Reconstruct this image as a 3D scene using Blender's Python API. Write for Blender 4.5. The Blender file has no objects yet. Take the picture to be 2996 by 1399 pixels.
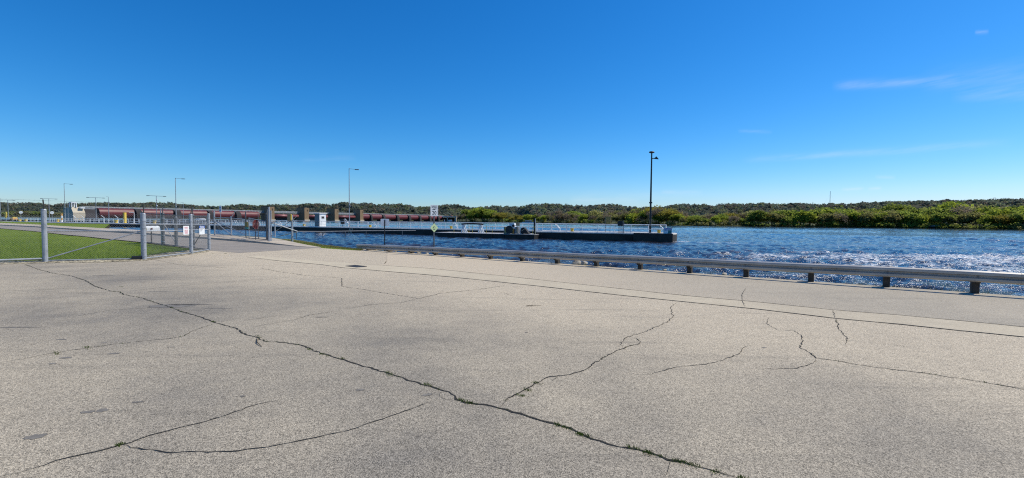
import bpy, bmesh, math, random
import numpy as np
from mathutils import Vector, Matrix
random.seed(7); np.random.seed(7)
C = bpy.context.scene.collection
PI = math.pi
# ------------------------------------------------------------------ camera model
F, CW, CH = 1320.0, 2996.0, 1399.0
CAMZ, PITCH, ROLL, WZ = 1.75, math.atan(54.5/1320.0), 0.008, -0.65
RM = Matrix.Rotation(PI/2-PITCH, 3, 'X') @ Matrix.Rotation(ROLL, 3, 'Z')
CAM = Vector((0, 0, CAMZ))
def ray(px, py): return RM @ Vector(((px-CW/2)/F, (CH/2-py)/F, -1.0))
def sm(t): t = min(1.0, max(0.0, t)); return t*t*(3-2*t)
def zg(x, y):
    s = .563*x+.826*y; u = -.826*x+.563*y
    return -.0111*s + .5*sm((u-20)/26.0)
def gp(px, py, dz=0.0):
    d = ray(px, py); lo, hi = 1.0, None; t = 1.0
    while t < 600:
        p = CAM+d*t
        if p.z < zg(p.x, p.y)+dz: hi = t; break
        lo = t; t *= 1.02
    if hi is None: hi = t
    for _ in range(30):
        m = (lo+hi)/2; p = CAM+d*m
        if p.z < zg(p.x, p.y)+dz: hi = m
        else: lo = m
    return CAM+d*hi
def pz(px, py, z): d = ray(px, py); return CAM+d*((z-CAMZ)/d.z)
def wp(px, py): return pz(px, py, WZ)
def at(px, py, Y): d = ray(px, py); return CAM+d*(Y/d.y)
def hz(px):   # pixel row of the true horizon in column px
    lo, hi = 400.0, 900.0
    for _ in range(40):
        m = (lo+hi)/2
        if ray(px, m).z > 0: lo = m
        else: hi = m
    return lo
def top_z(px, py, p):  # height of pixel row py at the ground position p
    d = ray(px, py); return CAMZ+d.z*(math.hypot(p.x, p.y)/math.hypot(d.x, d.y))
def interp(x, tab):
    if x <= tab[0][0]: return tab[0][1]
    for (a, b), (c, d) in zip(tab, tab[1:]):
        if x <= c: return b+(d-b)*(x-a)/(c-a)
    return tab[-1][1]
# ------------------------------------------------------------------ materials
def nt(name):
    m = bpy.data.materials.new(name); m.use_nodes = True
    t = m.node_tree; b = t.nodes['Principled BSDF']; return m, t, b
def N(t, kind, **kw):
    n = t.nodes.new(kind)
    for k, v in kw.items():
        if k in n.inputs: n.inputs[k].default_value = v
        else: setattr(n, k, v)
    return n
def mixc(t, fac, a, b, blend='MIX'):
    n = t.nodes.new('ShaderNodeMix'); n.data_type = 'RGBA'; n.blend_type = blend
    for i, v in ((0, fac), (6, a), (7, b)):
        if isinstance(v, (int, float)): n.inputs[i].default_value = v
        elif isinstance(v, tuple): n.inputs[i].default_value = (*v[:3], 1)
        else: t.links.new(v, n.inputs[i])
    return n.outputs[2]
def ramp(t, src, stops):
    n = t.nodes.new('ShaderNodeValToRGB'); e = n.color_ramp.elements
    while len(e) > 1: e.remove(e[0])
    for i, (p, c) in enumerate(stops):
        q = e[0] if i == 0 else e.new(p)
        q.position = p; c = c if isinstance(c, tuple) else (c, c, c); q.color = (*c, 1)
    t.links.new(src, n.inputs[0]); return n.outputs[0]
def coords(t, scale=(1, 1, 1), kind='Object'):
    tc = N(t, 'ShaderNodeTexCoord'); mp = N(t, 'ShaderNodeMapping')
    mp.inputs['Scale'].default_value = scale
    t.links.new(tc.outputs[kind], mp.inputs[0]); return mp.outputs[0]
def noise(t, co, scale, detail=4, rough=.55, out='Fac'):
    n = N(t, 'ShaderNodeTexNoise', Scale=scale, Detail=detail, Roughness=rough)
    t.links.new(co, n.inputs['Vector']); return n.outputs[out]
def bump(t, b, h, strength, dist):
    n = N(t, 'ShaderNodeBump', Strength=strength, Distance=dist)
    t.links.new(h, n.inputs['Height']); t.links.new(n.outputs[0], b.inputs['Normal'])
def mat(name, col, rough=.6, metal=0.0, var=.25, scale=3.0, bmp=0.0, dirt=None, spec=None):
    """a worn painted / metal / mineral surface: colour drifts with two noises, grime patches with a shape of their own"""
    m, t, b = nt(name); co = coords(t)
    lo = tuple(c*(1-var) for c in col); hi = tuple(min(1, c*(1+var*.6)) for c in col)
    n1 = noise(t, co, scale, 5)
    c = mixc(t, ramp(t, n1, [(.32, 0), (.68, 1)]), lo, hi)
    if dirt:
        n2 = noise(t, co, scale*.7, 8, .7)
        c = mixc(t, ramp(t, n2, [(.52, 0), (.7, .8)]), c, dirt)
    t.links.new(c, b.inputs['Base Color'])
    b.inputs['Roughness'].default_value = rough; b.inputs['Metallic'].default_value = metal
    if spec is not None: b.inputs['Specular IOR Level'].default_value = spec
    if bmp: bump(t, b, noise(t, co, scale*8, 6, .7), bmp, .02)
    return m
M = {}
M['galv'] = mat('galvanised_steel', (.38, .40, .42), .5, .25, .22, 5)
M['barrier'] = mat('dull_barrier_pipe', (.24, .25, .26), .8, 0, .25, 3)
M['galv_dark'] = mat('weathered_steel', (.13, .14, .15), .55, .4, .3, 5)
M['wire'] = mat('fence_wire', (.20, .21, .22), .7, 0, .2, 2)
M['beam'] = mat('guardrail_steel', (.40, .375, .34), .45, .25, .18, 1.6, 0, (.33, .28, .22))
M['wood'] = mat('weathered_timber', (.05, .042, .034), .85, 0, .4, 6, .4)
M['white'] = mat('white_paint', (.78, .79, .78), .5, 0, .08, 3)
M['white_rail'] = mat('pale_railing_paint', (.74, .76, .76), .5, .1, .15, 2)
M['signwhite'] = mat('sign_white', (.80, .81, .80), .4, 0, .04, 3)
M['signback'] = mat('sign_aluminium', (.82, .84, .86), .5, 0, .1, 4)
M['black'] = mat('black_paint', (.012, .013, .015), .45, 0, .3, 3)
M['ink'] = mat('sign_black', (.015, .015, .017), .5, 0, .1, 3)
M['blue'] = mat('sign_blue', (.01, .09, .42), .4, 0, .05, 3)
M['redink'] = mat('sign_red_print', (.62, .16, .18), .5, 0, .1, 3)
M['stopred'] = mat('dark_stop_red', (.11, .014, .014), .5, 0, .2, 8)  # shade on the stop sign's face is put into this red and its print
M['dullwhite'] = mat('dull_white_print', (.20, .12, .11), .6, 0, .1, 6)
M['lime'] = mat('pale_lime_sign', (.70, .82, .42), .45, 0, .06, 3)
M['yellow'] = mat('yellow_paint', (.72, .50, .06), .5, 0, .12, 4)
M['olive'] = mat('olive_board', (.20, .17, .05), .6, 0, .15, 4)
M['tan'] = mat('tan_enamel', (.27, .22, .13), .55, 0, .15, 4)
M['grey'] = mat('grey_enamel', (.22, .23, .23), .5, .1, .15, 4)
M['teal'] = mat('teal_paint', (.02, .20, .19), .5, 0, .12, 4)
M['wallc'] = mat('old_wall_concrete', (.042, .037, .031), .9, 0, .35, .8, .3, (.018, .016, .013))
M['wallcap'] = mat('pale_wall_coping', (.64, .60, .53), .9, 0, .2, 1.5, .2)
M['hull'] = mat('barge_black_steel', (.02, .02, .02), .6, .1, .4, 2, .1, (.07, .045, .03))
M['deck'] = mat('worn_grey_deck', (.45, .44, .42), .8, 0, .25, 1.5, .1, (.25, .19, .13))
M['gatered'] = mat('dam_gate_red', (.135, .017, .019), .5, 0, .25, .35, 0, (.17, .05, .045))
M['rollerpink'] = mat('faded_roller_red', (.24, .075, .075), .4, .1, .25, .4)
M['pier'] = mat('dam_pier_brown', (.26, .175, .095), .9, 0, .15, .4, .2)
M['pierdark'] = mat('dam_pier_concrete', (.036, .032, .032), .9, 0, .25, .4)
M['cream'] = mat('cream_concrete', (.52, .45, .33), .85, 0, .15, .5)
M['steelgrey'] = mat('bridge_grey_steel', (.30, .31, .32), .55, .2, .2, .6)
M['glass'] = mat('dark_glass', (.015, .018, .025), .08, 0, .1, 2)
M['brownrust'] = mat('rust_brown', (.20, .07, .03), .75, 0, .3, 6)
M['orange'] = mat('orange_paint', (.72, .36, .08), .5, 0, .15, 3)
M['crane_red'] = mat('crane_red', (.45, .12, .08), .5, 0, .2, 2)
M['rock'] = mat('pale_limestone', (.44, .39, .31), .95, 0, .3, 5, .5)
M['rubber'] = mat('black_rubber', (.012, .012, .013), .75, 0, .2, 4)
M['roof'] = mat('pale_roof', (.55, .56, .57), .6, 0, .1, 1)
M['iron'] = mat('cast_iron', (.06, .06, .065), .6, .4, .3, 8)
M['stick'] = mat('dry_twig', (.16, .12, .07), .9, 0, .3, 20)
M['crack'] = mat('crack_dirt', (.028, .024, .017), 1.0, 0, .5, 9)
M['stain'] = mat('oil_stain', (.185, .165, .135), .85, 0, .3, 14)
M['joint'] = mat('joint_filler', (.035, .032, .028), 1.0, 0, .4, 6)

def concrete(name, base, dark, tan, grain, gscale, bstr, far_light=None, fade=None):
    """exposed-aggregate concrete: stone speckle, worn tan and grey patches, oil spots, long tyre scuffs"""
    m, t, b = nt(name); co = coords(t)
    v = N(t, 'ShaderNodeTexVoronoi', Scale=gscale); t.links.new(co, v.inputs['Vector'])
    sp = N(t, 'ShaderNodeSeparateColor'); t.links.new(v.outputs['Color'], sp.inputs[0])
    stone = ramp(t, sp.outputs[0], [(0, 1-grain*1.35), (.35, 1-grain*.35), (.7, 1+grain*.35), (1, 1+grain*1.0)])
    v2 = N(t, 'ShaderNodeTexVoronoi', Scale=gscale*.5); t.links.new(co, v2.inputs['Vector'])
    sp2 = N(t, 'ShaderNodeSeparateColor'); t.links.new(v2.outputs['Color'], sp2.inputs[0])
    stone2 = ramp(t, sp2.outputs[0], [(0, 1-grain*.42), (.5, 1.0), (1, 1+grain*.38)])
    big = noise(t, co, .16, 6, .6); mid = noise(t, co, .7, 7, .65); fine = noise(t, co, 3.1, 6, .65)
    c = mixc(t, ramp(t, big, [(.38, 0), (.58, 1)]), dark, base)
    c = mixc(t, ramp(t, mid, [(.44, 0), (.76, .6)]), c, tan)
    if far_light:    # paler away from the camera: brighter low-angle light painted into the slab
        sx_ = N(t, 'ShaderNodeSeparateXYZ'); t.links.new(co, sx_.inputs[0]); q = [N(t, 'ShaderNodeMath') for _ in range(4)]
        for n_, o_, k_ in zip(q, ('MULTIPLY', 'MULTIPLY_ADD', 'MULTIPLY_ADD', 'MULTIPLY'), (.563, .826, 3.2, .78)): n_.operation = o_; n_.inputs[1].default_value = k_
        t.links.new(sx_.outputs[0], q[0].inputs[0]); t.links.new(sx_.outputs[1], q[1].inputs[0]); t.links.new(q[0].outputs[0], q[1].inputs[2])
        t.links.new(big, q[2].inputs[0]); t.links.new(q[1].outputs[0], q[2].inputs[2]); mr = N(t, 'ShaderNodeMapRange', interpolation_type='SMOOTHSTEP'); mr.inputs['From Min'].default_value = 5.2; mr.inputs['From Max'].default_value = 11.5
        t.links.new(q[2].outputs[0], mr.inputs[0]); t.links.new(mr.outputs[0], q[3].inputs[0]); c = mixc(t, q[3].outputs[0], c, far_light)
    c = mixc(t, ramp(t, fine, [(.54, 0), (.84, .30)]), c, tuple(x*.72 for x in dark))
    oil = noise(t, coords(t, (1, 1.5, 1)), 1.25, 3, .5)
    c = mixc(t, ramp(t, oil, [(.68, 0), (.80, .38)]), c, tuple(x*.55 for x in dark))
    scf = noise(t, coords(t, (.25, 2.6, 1)), .9, 5, .7)
    c = mixc(t, ramp(t, scf, [(.55, 0), (.74, .45)]), c, tuple(x*.75 for x in dark))
    if fade:    # the lane was resurfaced: older pale concrete still shows towards its far end
        sx_ = N(t, 'ShaderNodeSeparateXYZ'); t.links.new(co, sx_.inputs[0]); q = N(t, 'ShaderNodeMath'); q.operation = 'MULTIPLY_ADD'; q.inputs[1].default_value = 9.0
        t.links.new(big, q.inputs[0]); t.links.new(sx_.outputs[0], q.inputs[2]); mr = N(t, 'ShaderNodeMapRange', interpolation_type='SMOOTHSTEP'); mr.inputs['From Min'].default_value = 14.0; mr.inputs['From Max'].default_value = 2.0
        t.links.new(q.outputs[0], mr.inputs[0]); c = mixc(t, mr.outputs[0], c, fade)
    c = mixc(t, 1.0, c, stone, 'MULTIPLY'); c = mixc(t, 1.0, c, stone2, 'MULTIPLY')
    t.links.new(c, b.inputs['Base Color']); b.inputs['Roughness'].default_value = .9
    b.inputs['Specular IOR Level'].default_value = .25
    bump(t, b, v.outputs['Distance'], bstr, .006)
    return m
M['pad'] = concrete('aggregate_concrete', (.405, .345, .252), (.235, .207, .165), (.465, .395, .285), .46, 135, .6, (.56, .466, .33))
M['gutter'] = concrete('smooth_gutter_concrete', (.55, .465, .325), (.45, .38, .27), (.60, .51, .36), .14, 75, .3)
M['asphalt'] = concrete('worn_grey_road', (.40, .343, .255), (.335, .292, .222), (.44, .378, .28), .26, 85, .6, None, (.53, .438, .31))
M['road'] = concrete('driveway_asphalt', (.30, .262, .215), (.24, .212, .18), (.36, .31, .25), .2, 60, .5)
M['kerb'] = concrete('kerb_concrete', (.50, .42, .32), (.38, .32, .25), (.55, .47, .36), .12, 60, .3)
M['gravel'] = concrete('fence_gravel', (.42, .36, .24), (.24, .20, .12), (.50, .44, .32), .8, 18, 1.0)

def grass_mat(name, a, b_, c_):
    m, t, b = nt(name); co = coords(t)
    n1 = noise(t, co, .22, 5, .6); n2 = noise(t, co, 2.2, 8, .75); n3 = noise(t, co, 22, 4, .7)
    c = mixc(t, ramp(t, n1, [(.38, 0), (.62, 1)]), a, b_)
    c = mixc(t, ramp(t, n2, [(.42, 0), (.75, .7)]), c, c_)
    c = mixc(t, ramp(t, n3, [(.3, .55), (.6, 0)]), c, tuple(x*.45 for x in a))
    t.links.new(c, b.inputs['Base Color']); b.inputs['Roughness'].default_value = .95
    b.inputs['Specular IOR Level'].default_value = .1
    bump(t, b, n3, 1.0, .05); return m
M['grass'] = grass_mat('lawn', (.12, .185, .013), (.18, .25, .018), (.21, .235, .035))
M['verge'] = grass_mat('river_verge', (.10, .105, .026), (.14, .135, .04), (.17, .13, .06))
M['bank'] = grass_mat('far_bank_soil', (.07, .08, .025), (.10, .11, .035), (.14, .11, .06))
M['hillside'] = grass_mat('wooded_hillside', (.035, .044, .026), (.05, .058, .032), (.065, .062, .04))

def leaf(name, a, b_, tl=.25):
    m, t, b = nt(name); oi = N(t, 'ShaderNodeObjectInfo'); ge = N(t, 'ShaderNodeNewGeometry')
    c = mixc(t, ge.outputs['Random Per Island'], a, b_)
    hs = N(t, 'ShaderNodeHueSaturation')
    mr = N(t, 'ShaderNodeMapRange'); mr.inputs['To Min'].default_value = .7; mr.inputs['To Max'].default_value = 1.25
    t.links.new(oi.outputs['Random'], mr.inputs[0]); t.links.new(mr.outputs[0], hs.inputs['Value'])
    t.links.new(c, hs.inputs['Color']); t.links.new(hs.outputs[0], b.inputs['Base Color'])
    b.inputs['Roughness'].default_value = .8; b.inputs['Specular IOR Level'].default_value = .15
    tr = N(t, 'ShaderNodeBsdfTranslucent'); t.links.new(hs.outputs[0], tr.inputs[0])
    mx = N(t, 'ShaderNodeMixShader'); mx.inputs[0].default_value = tl
    t.links.new(b.outputs[0], mx.inputs[1]); t.links.new(tr.outputs[0], mx.inputs[2])
    t.links.new(mx.outputs[0], t.nodes['Material Output'].inputs[0]); return m
M['leaf_lime'] = leaf('spring_lime_leaves', (.24, .29, .035), (.37, .41, .055), .55)
M['leaf_green'] = leaf('fresh_green_leaves', (.20, .255, .045), (.31, .35, .065), .6)
M['leaf_olive'] = leaf('olive_buds', (.25, .25, .08), (.37, .34, .12), .58)
M['leaf_gold'] = leaf('golden_catkins', (.26, .225, .035), (.38, .32, .06), .5)
M['leaf_brown'] = leaf('brown_buds', (.21, .17, .115), (.30, .24, .155), .5)
M['weed'] = leaf('crack_weeds', (.05, .09, .012), (.09, .14, .02), .3)
M['blade'] = leaf('grass_blades', (.13, .215, .016), (.22, .30, .028), .45)
M['blade_dry'] = leaf('dry_grass_blades', (.13, .14, .035), (.22, .19, .07), .3)
M['bark'] = mat('grey_bark', (.085, .075, .062), .95, 0, .35, 2)
M['hill_a'] = leaf('hill_crowns_dark', (.14, .165, .13), (.21, .235, .17), .55)
M['hill_b'] = leaf('hill_crowns_green', (.20, .225, .115), (.29, .305, .15), .5)
M['hill_c'] = leaf('hill_crowns_brown', (.20, .17, .12), (.28, .235, .16), .4)
M['hill_d'] = leaf('hill_crowns_evergreen', (.05, .066, .055), (.075, .098, .078), .25)
# ------------------------------------------------------------------ object helpers
WM = {}
def thing(name, label, cat, loc=(0, 0, 0), rz=0.0, group=None):
    o = bpy.data.objects.new(name, None); C.objects.link(o); o.empty_display_size = .2
    o.location = loc; o.rotation_euler = (0, 0, rz)
    WM[o.name] = Matrix.Translation(Vector(loc)) @ Matrix.Rotation(rz, 4, 'Z')
    return tag(o, label, cat, group)
def tag(o, label, cat, group=None):
    o['label'] = label; o['category'] = cat
    if group: o['group'] = group
    return o
class MB:
    def __init__(s): s.v = []; s.f = []
    def add(s, vs, fs):
        n = len(s.v); s.v += [tuple(v) for v in vs]; s.f += [tuple(i+n for i in f) for f in fs]; return s
    def box(s, c, d, rz=0.0):
        c = Vector(c); x, y, z = d[0]/2, d[1]/2, d[2]/2; ca, sa = math.cos(rz), math.sin(rz); vs = []
        for k in (-1, 1):
            for i, j in ((-1, -1), (1, -1), (1, 1), (-1, 1)):
                a, b = i*x, j*y; vs.append((c.x+a*ca-b*sa, c.y+a*sa+b*ca, c.z+k*z))
        return s.add(vs, [(3, 2, 1, 0), (4, 5, 6, 7), (0, 1, 5, 4), (1, 2, 6, 5), (2, 3, 7, 6), (3, 0, 4, 7)])
    def bbox(s, c, d, rz=0.0, bev=.02):
        bm = bmesh.new(); bmesh.ops.create_cube(bm, size=1)
        for v in bm.verts: v.co = Vector((v.co.x*d[0], v.co.y*d[1], v.co.z*d[2]))
        bmesh.ops.bevel(bm, geom=bm.edges[:], offset=bev, segments=2, affect='EDGES', profile=.5)
        R = Matrix.Rotation(rz, 3, 'Z'); bm.verts.index_update()
        vs = [R @ v.co+Vector(c) for v in bm.verts]; fs = [[v.index for v in f.verts] for f in bm.faces]; bm.free()
        return s.add(vs, fs)
    def tube(s, p, q, r, n=8, r2=None, cap=True):
        p, q = Vector(p), Vector(q); r2 = r if r2 is None else r2; d = (q-p)
        if d.length < 1e-6: return s
        d.normalize(); a = d.orthogonal().normalized(); b = d.cross(a); vs = []
        for c, rr in ((p, r), (q, r2)):
            for i in range(n):
                t = 2*PI*i/n; vs.append(c+(a*math.cos(t)+b*math.sin(t))*rr)
        fs = [(i, (i+1) % n, n+(i+1) % n, n+i) for i in range(n)]
        if cap: fs += [tuple(range(n-1, -1, -1)), tuple(range(n, 2*n))]
        return s.add(vs, fs)
    def path(s, pts, r, n=8):
        for a, b in zip(pts, pts[1:]): s.tube(a, b, r, n)
        for p in pts[1:-1]: s.ball(p, r*1.01, 6, 4)
        return s
    def ball(s, c, r, n=10, m=6, sc=(1, 1, 1)):
        c = Vector(c); vs = [c+Vector((0, 0, r*sc[2]))]
        for j in range(1, m):
            t = PI*j/m
            for i in range(n):
                u = 2*PI*i/n; vs.append(c+Vector((r*sc[0]*math.sin(t)*math.cos(u), r*sc[1]*math.sin(t)*math.sin(u), r*sc[2]*math.cos(t))))
        vs.append(c-Vector((0, 0, r*sc[2]))); fs = []
        for i in range(n): fs.append((0, 1+i, 1+(i+1) % n))
        for j in range(m-2):
            for i in range(n):
                a = 1+j*n; fs.append((a+i, a+n+i, a+n+(i+1) % n, a+(i+1) % n))
        e = len(vs)-1; a = 1+(m-2)*n
        for i in range(n): fs.append((a+i, e, a+(i+1) % n))
        return s.add(vs, fs)
    def prism(s, pts, ext):
        """polygon (3-D points) extruded by the vector ext"""
        n = len(pts); e = Vector(ext); vs = [Vector(p) for p in pts]+[Vector(p)+e for p in pts]
        return s.add(vs, [tuple(range(n-1, -1, -1)), tuple(range(n, 2*n))]+[(i, (i+1) % n, n+(i+1) % n, n+i) for i in range(n)])
    def build(s, name, m, parent=None, world=True, smooth=False):
        me = bpy.data.meshes.new(name); vs = s.v
        if parent is not None and world:
            inv = WM[parent.name].inverted(); vs = [inv @ Vector(v) for v in vs]
        me.from_pydata([tuple(v) for v in vs], [], s.f)
        bm = bmesh.new(); bm.from_mesh(me); bmesh.ops.recalc_face_normals(bm, faces=bm.faces[:]); bm.to_mesh(me); bm.free()
        if smooth: me.shade_smooth() if hasattr(me, 'shade_smooth') else None
        me.materials.append(m); o = bpy.data.objects.new(name, me); C.objects.link(o)
        if parent is not None: o.parent = parent; WM[o.name] = WM[parent.name]
        else: WM[o.name] = Matrix.Identity(4)
        return o
def dup(o, parent=None, loc=None, rz=None):
    c = o.copy(); C.objects.link(c)
    if parent is not None: c.parent = parent
    if loc is not None: c.location = loc
    if rz is not None: c.rotation_euler = (0, 0, rz)
    for ch in KIDS.get(o.name, ()): dup(ch, c)
    return c
KIDS = {}
def keep(root):     # remember the children of a prototype so that copies can follow
    for o in list(C.objects):
        if o.parent is not None: KIDS.setdefault(o.parent.name, [])
    for o in list(C.objects):
        if o.parent is not None and o not in KIDS[o.parent.name]: KIDS[o.parent.name].append(o)
def struct(o): o['kind'] = 'structure'; return o
def text_mesh(s, size, name, m, parent, origin, right, up, out=.004, align='CENTER'):
    cu = bpy.data.curves.new('lettering', 'FONT'); cu.body = s; cu.size = size; cu.align_x = align; cu.align_y = 'CENTER'
    cu.offset = size*.012; cu.resolution_u = 3
    to = bpy.data.objects.new('lettering', cu); C.objects.link(to); bpy.context.view_layer.update()
    me = bpy.data.meshes.new_from_object(to.evaluated_get(bpy.context.evaluated_depsgraph_get()))
    C.objects.unlink(to); bpy.data.objects.remove(to)
    r, u = Vector(right).normalized(), Vector(up).normalized(); nn = r.cross(u)
    mb = MB(); mb.add([Vector(origin)+r*v.co.x+u*v.co.y+nn*out for v in me.vertices], [list(p.vertices) for p in me.polygons])
    return mb.build(name, m, parent)
def panel(origin, right, up, w, h, th=.004, rad=.04, seg=4):
    """flat plate with rounded corners, centred on origin, thickness going away from the viewer"""
    r, u = Vector(right).normalized(), Vector(up).normalized(); nn = r.cross(u); pts = []
    for cx, cy, a0 in ((w/2-rad, h/2-rad, 0), (-w/2+rad, h/2-rad, 90), (-w/2+rad, -h/2+rad, 180), (w/2-rad, -h/2+rad, 270)):
        for k in range(seg+1):
            a = math.radians(a0+90*k/seg); pts.append(Vector(origin)+r*(cx+rad*math.cos(a))+u*(cy+rad*math.sin(a)))
    return MB().prism(pts, -nn*th)
UP = Vector((0, 0, 1))
def sheet(name, pts, dz, m, step=2.0, zf=zg):
    """a flat outline cut into a grid and laid over the ground surface"""
    bm = bmesh.new(); vs = [bm.verts.new((p[0], p[1], 0)) for p in pts]
    es = [bm.edges.new((vs[i], vs[(i+1) % len(vs)])) for i in range(len(vs))]
    bmesh.ops.triangle_fill(bm, edges=es, use_beauty=True, use_dissolve=False)
    xs = [p[0] for p in pts]; ys = [p[1] for p in pts]
    for lo, hi, nx in ((min(xs), max(xs), Vector((1, 0, 0))), (min(ys), max(ys), Vector((0, 1, 0)))):
        k = lo+step
        while k < hi:
            bmesh.ops.bisect_plane(bm, geom=bm.verts[:]+bm.edges[:]+bm.faces[:], plane_co=nx*k, plane_no=nx); k += step
    for v in bm.verts: v.co.z = zf(v.co.x, v.co.y)+dz
    for f in bm.faces:
        if f.normal.z < 0: f.normal_flip()
    me = bpy.data.meshes.new(name); bm.to_mesh(me); bm.free(); me.materials.append(m); me.shade_smooth()
    o = bpy.data.objects.new(name, me); C.objects.link(o); return o
def ruled(A, B, dz, n=2, zf=zg):
    """a strip between two polylines (same count), following the ground"""
    mb = MB(); k = n+1
    for a, b in zip(A, B):
        for i in range(k):
            t = i/n; x = a[0]+(b[0]-a[0])*t; y = a[1]+(b[1]-a[1])*t; mb.v.append((x, y, zf(x, y)+dz))
    for r in range(len(A)-1):
        for i in range(n): mb.f.append((r*k+i, r*k+i+1, (r+1)*k+i+1, (r+1)*k+i))
    return mb
def dense(pts, step):
    out = []
    for a, b in zip(pts, pts[1:]):
        a, b = Vector(a[:2]), Vector(b[:2]); n = max(1, int((b-a).length/step))
        out += [a.lerp(b, i/n) for i in range(n)]
    return out+[Vector(pts[-1][:2])]
# ================================================================== THE SETTING
RA, RB = gp(2858, 863), gp(1266, 748)
RL = Vector((RB.x-RA.x, RB.y-RA.y, 0)); RSTEP = RL.length/11.0; RL.normalize()      # along the guardrail, away from the right edge
RN = Vector((-RL.y, RL.x, 0))                                                       # towards the car park
if RN.dot(Vector((-RA.x, -RA.y, 0))) < 0: RN = -RN
def RP(t, off=0.0):
    p = Vector((RA.x, RA.y, 0))+RL*(t*RSTEP)-RN*off; p.z = zg(p.x, p.y); return p
KERB = [(-200, 653), (0, 660), (100, 665), (200, 672), (300, 678.5), (400, 685), (500, 693), (618, 701), (700, 707.5), (800, 716), (870, 722), (938, 725.6)]
kerb = [gp(*p) for p in KERB]
NEAR = [(-200, 658), (0, 668.5), (100, 677), (200, 688), (300, 698), (400, 708), (430, 711), (516, 722), (565, 729), (600, 733)]
near = [gp(*p) for p in NEAR]
fenceline = [gp(*p) for p in ((612, 737), (560, 745), (490, 755), (422, 764), (300, 769), (133, 771), (0, 774.5), (-200, 781))]
pad_pts = [RP(t, .38) for t in np.linspace(-16, 14.4, 24)]+[gp(1055, 734), gp(1000, 731), gp(945, 727), gp(885, 723)]+kerb[::-1]+near+fenceline+[Vector((-40, 6, 0)), Vector((-40, -30, 0)), Vector((30, -30, 0))]
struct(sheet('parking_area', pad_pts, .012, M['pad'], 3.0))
road_pts = [gp(885, 722.4)]+kerb[::-1]+near+[gp(700, 741), gp(800, 735)]
o = sheet('driveway', road_pts, .017, M['road'], 3.0); struct(o)
# river-side lane, pale gutter strip and its joint
S1, S2, S3 = 1/1.721, 1000, 1996
J1 = [(1240*S1, 700+90*S1), (1400*S1, 700+110*S1), (1620*S1, 700+130*S1)]+[(S2+x*S1, 700+y*S1) for x, y in ((0, 145), (200, 162), (450, 183), (700, 208), (1000, 240), (1400, 285), (1721, 318))]+[(S3+x*S1, 700+y*S1) for x, y in ((400, 358), (765, 402), (1100, 433), (1400, 465), (1721, 497), (2100, 538))]
J2 = [(1300*S1, 700+86*S1), (1500*S1, 700+103*S1), (1721*S1, 700+120*S1)]+[(S2+x*S1, 700+y*S1) for x, y in ((200, 134), (450, 150), (800, 186), (1000, 208), (1400, 252), (1721, 287))]+[(S3+x*S1, 700+y*S1) for x, y in ((400, 322), (760, 360), (1100, 387), (1400, 415), (1721, 447), (2100, 484))]
j1 = [gp(*p) for p in J1]; j2 = [gp(*p) for p in J2]
def resample(pts, n):
    d = [0]
    for a, b in zip(pts, pts[1:]): d.append(d[-1]+(Vector(b[:2])-Vector(a[:2])).length)
    out = []
    for i in range(n):
        t = d[-1]*i/(n-1); k = max(j for j in range(len(d)) if d[j] <= t+1e-9); k = min(k, len(pts)-2)
        f = (t-d[k])/max(1e-9, d[k+1]-d[k]); out.append(Vector(pts[k][:2]).lerp(Vector(pts[k+1][:2]), f))
    return out
ext = (j1[-1]-j1[-2]).normalized()
j1x = j1+[j1[-1]+ext*14]; j2x = j2+[j2[-1]+ext*14]
struct(ruled(resample(j1x, 60), resample(j2x, 60), .0165, 2).build('gutter_strip', M['gutter'], smooth=True))
edge = [RP(t, .36) for t in np.linspace(13.2, -16, 12)]
lane = [gp(1130, 771)]+[p for p in j2x if p.x > gp(1130, 771).x]
struct(ruled(resample(lane, 60), resample(edge, 60), .0205, 6).build('river_lane', M['asphalt'], smooth=True))
# kerb and raised pavement on the far side of the drive
BACK = [(-200, 649.5), (0, 654.5), (100, 659), (200, 665.5), (300, 671), (400, 676.5), (500, 683), (618, 690), (700, 696.5), (800, 702), (872, 714), (940, 724.4)]
back = [gp(*p) for p in BACK]; KH = .14
kA, kB = dense(kerb, 1.5), resample(back, len(dense(kerb, 1.5)))
kA = resample(kerb, len(kB))
KT = lambda u: 1-sm((u-.94)/.06)*.85
rp = ruled(kA, kB, 0, 3); rp.v = [(x, y, z+KH*KT((i//4)/(len(kA)-1))) for i, (x, y, z) in enumerate(rp.v)]
struct(rp.build('pavement', M['kerb'], smooth=True))
mb = MB(); n = len(kA)
for k, p in enumerate(kA):
    z = zg(p.x, p.y); h = KH*KT(k/(n-1))+.004
    q = p+(Vector(kB[k])-p).normalized()*.18
    mb.v += [(p.x, p.y, z-.1), (p.x, p.y, z+h*.8), (p.x+(q.x-p.x)*.12, p.y+(q.y-p.y)*.12, z+h), (q.x, q.y, z+h+.002)]
for k in range(n-1):
    for i in range(3): mb.f.append((k*4+i, (k+1)*4+i, (k+1)*4+i+1, k*4+i+1))
struct(mb.build('kerb', M['kerb'], smooth=False))
# gravel strip under the near fence
gv = [gp(*p) for p in ((-200, 781), (0, 774.5), (133, 771), (300, 769), (422, 764))]
gw = [gp(*p) for p in ((-200, 772), (0, 766), (133, 763.5), (300, 762), (422, 757.5))]
struct(ruled(resample(gv, 40), resample(gw, 40), .02, 2).build('gravel_strip', M['gravel'], smooth=True))
gv2 = [gp(*p) for p in ((422, 764), (490, 755), (560, 745), (612, 737))]
gw2 = [gp(*p) for p in ((424, 750), (480, 742), (540, 734), (585, 731))]
struct(ruled(resample(gv2, 30), resample(gw2, 30), .02, 2).build('gravel_verge', M['gravel'], smooth=True))
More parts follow.
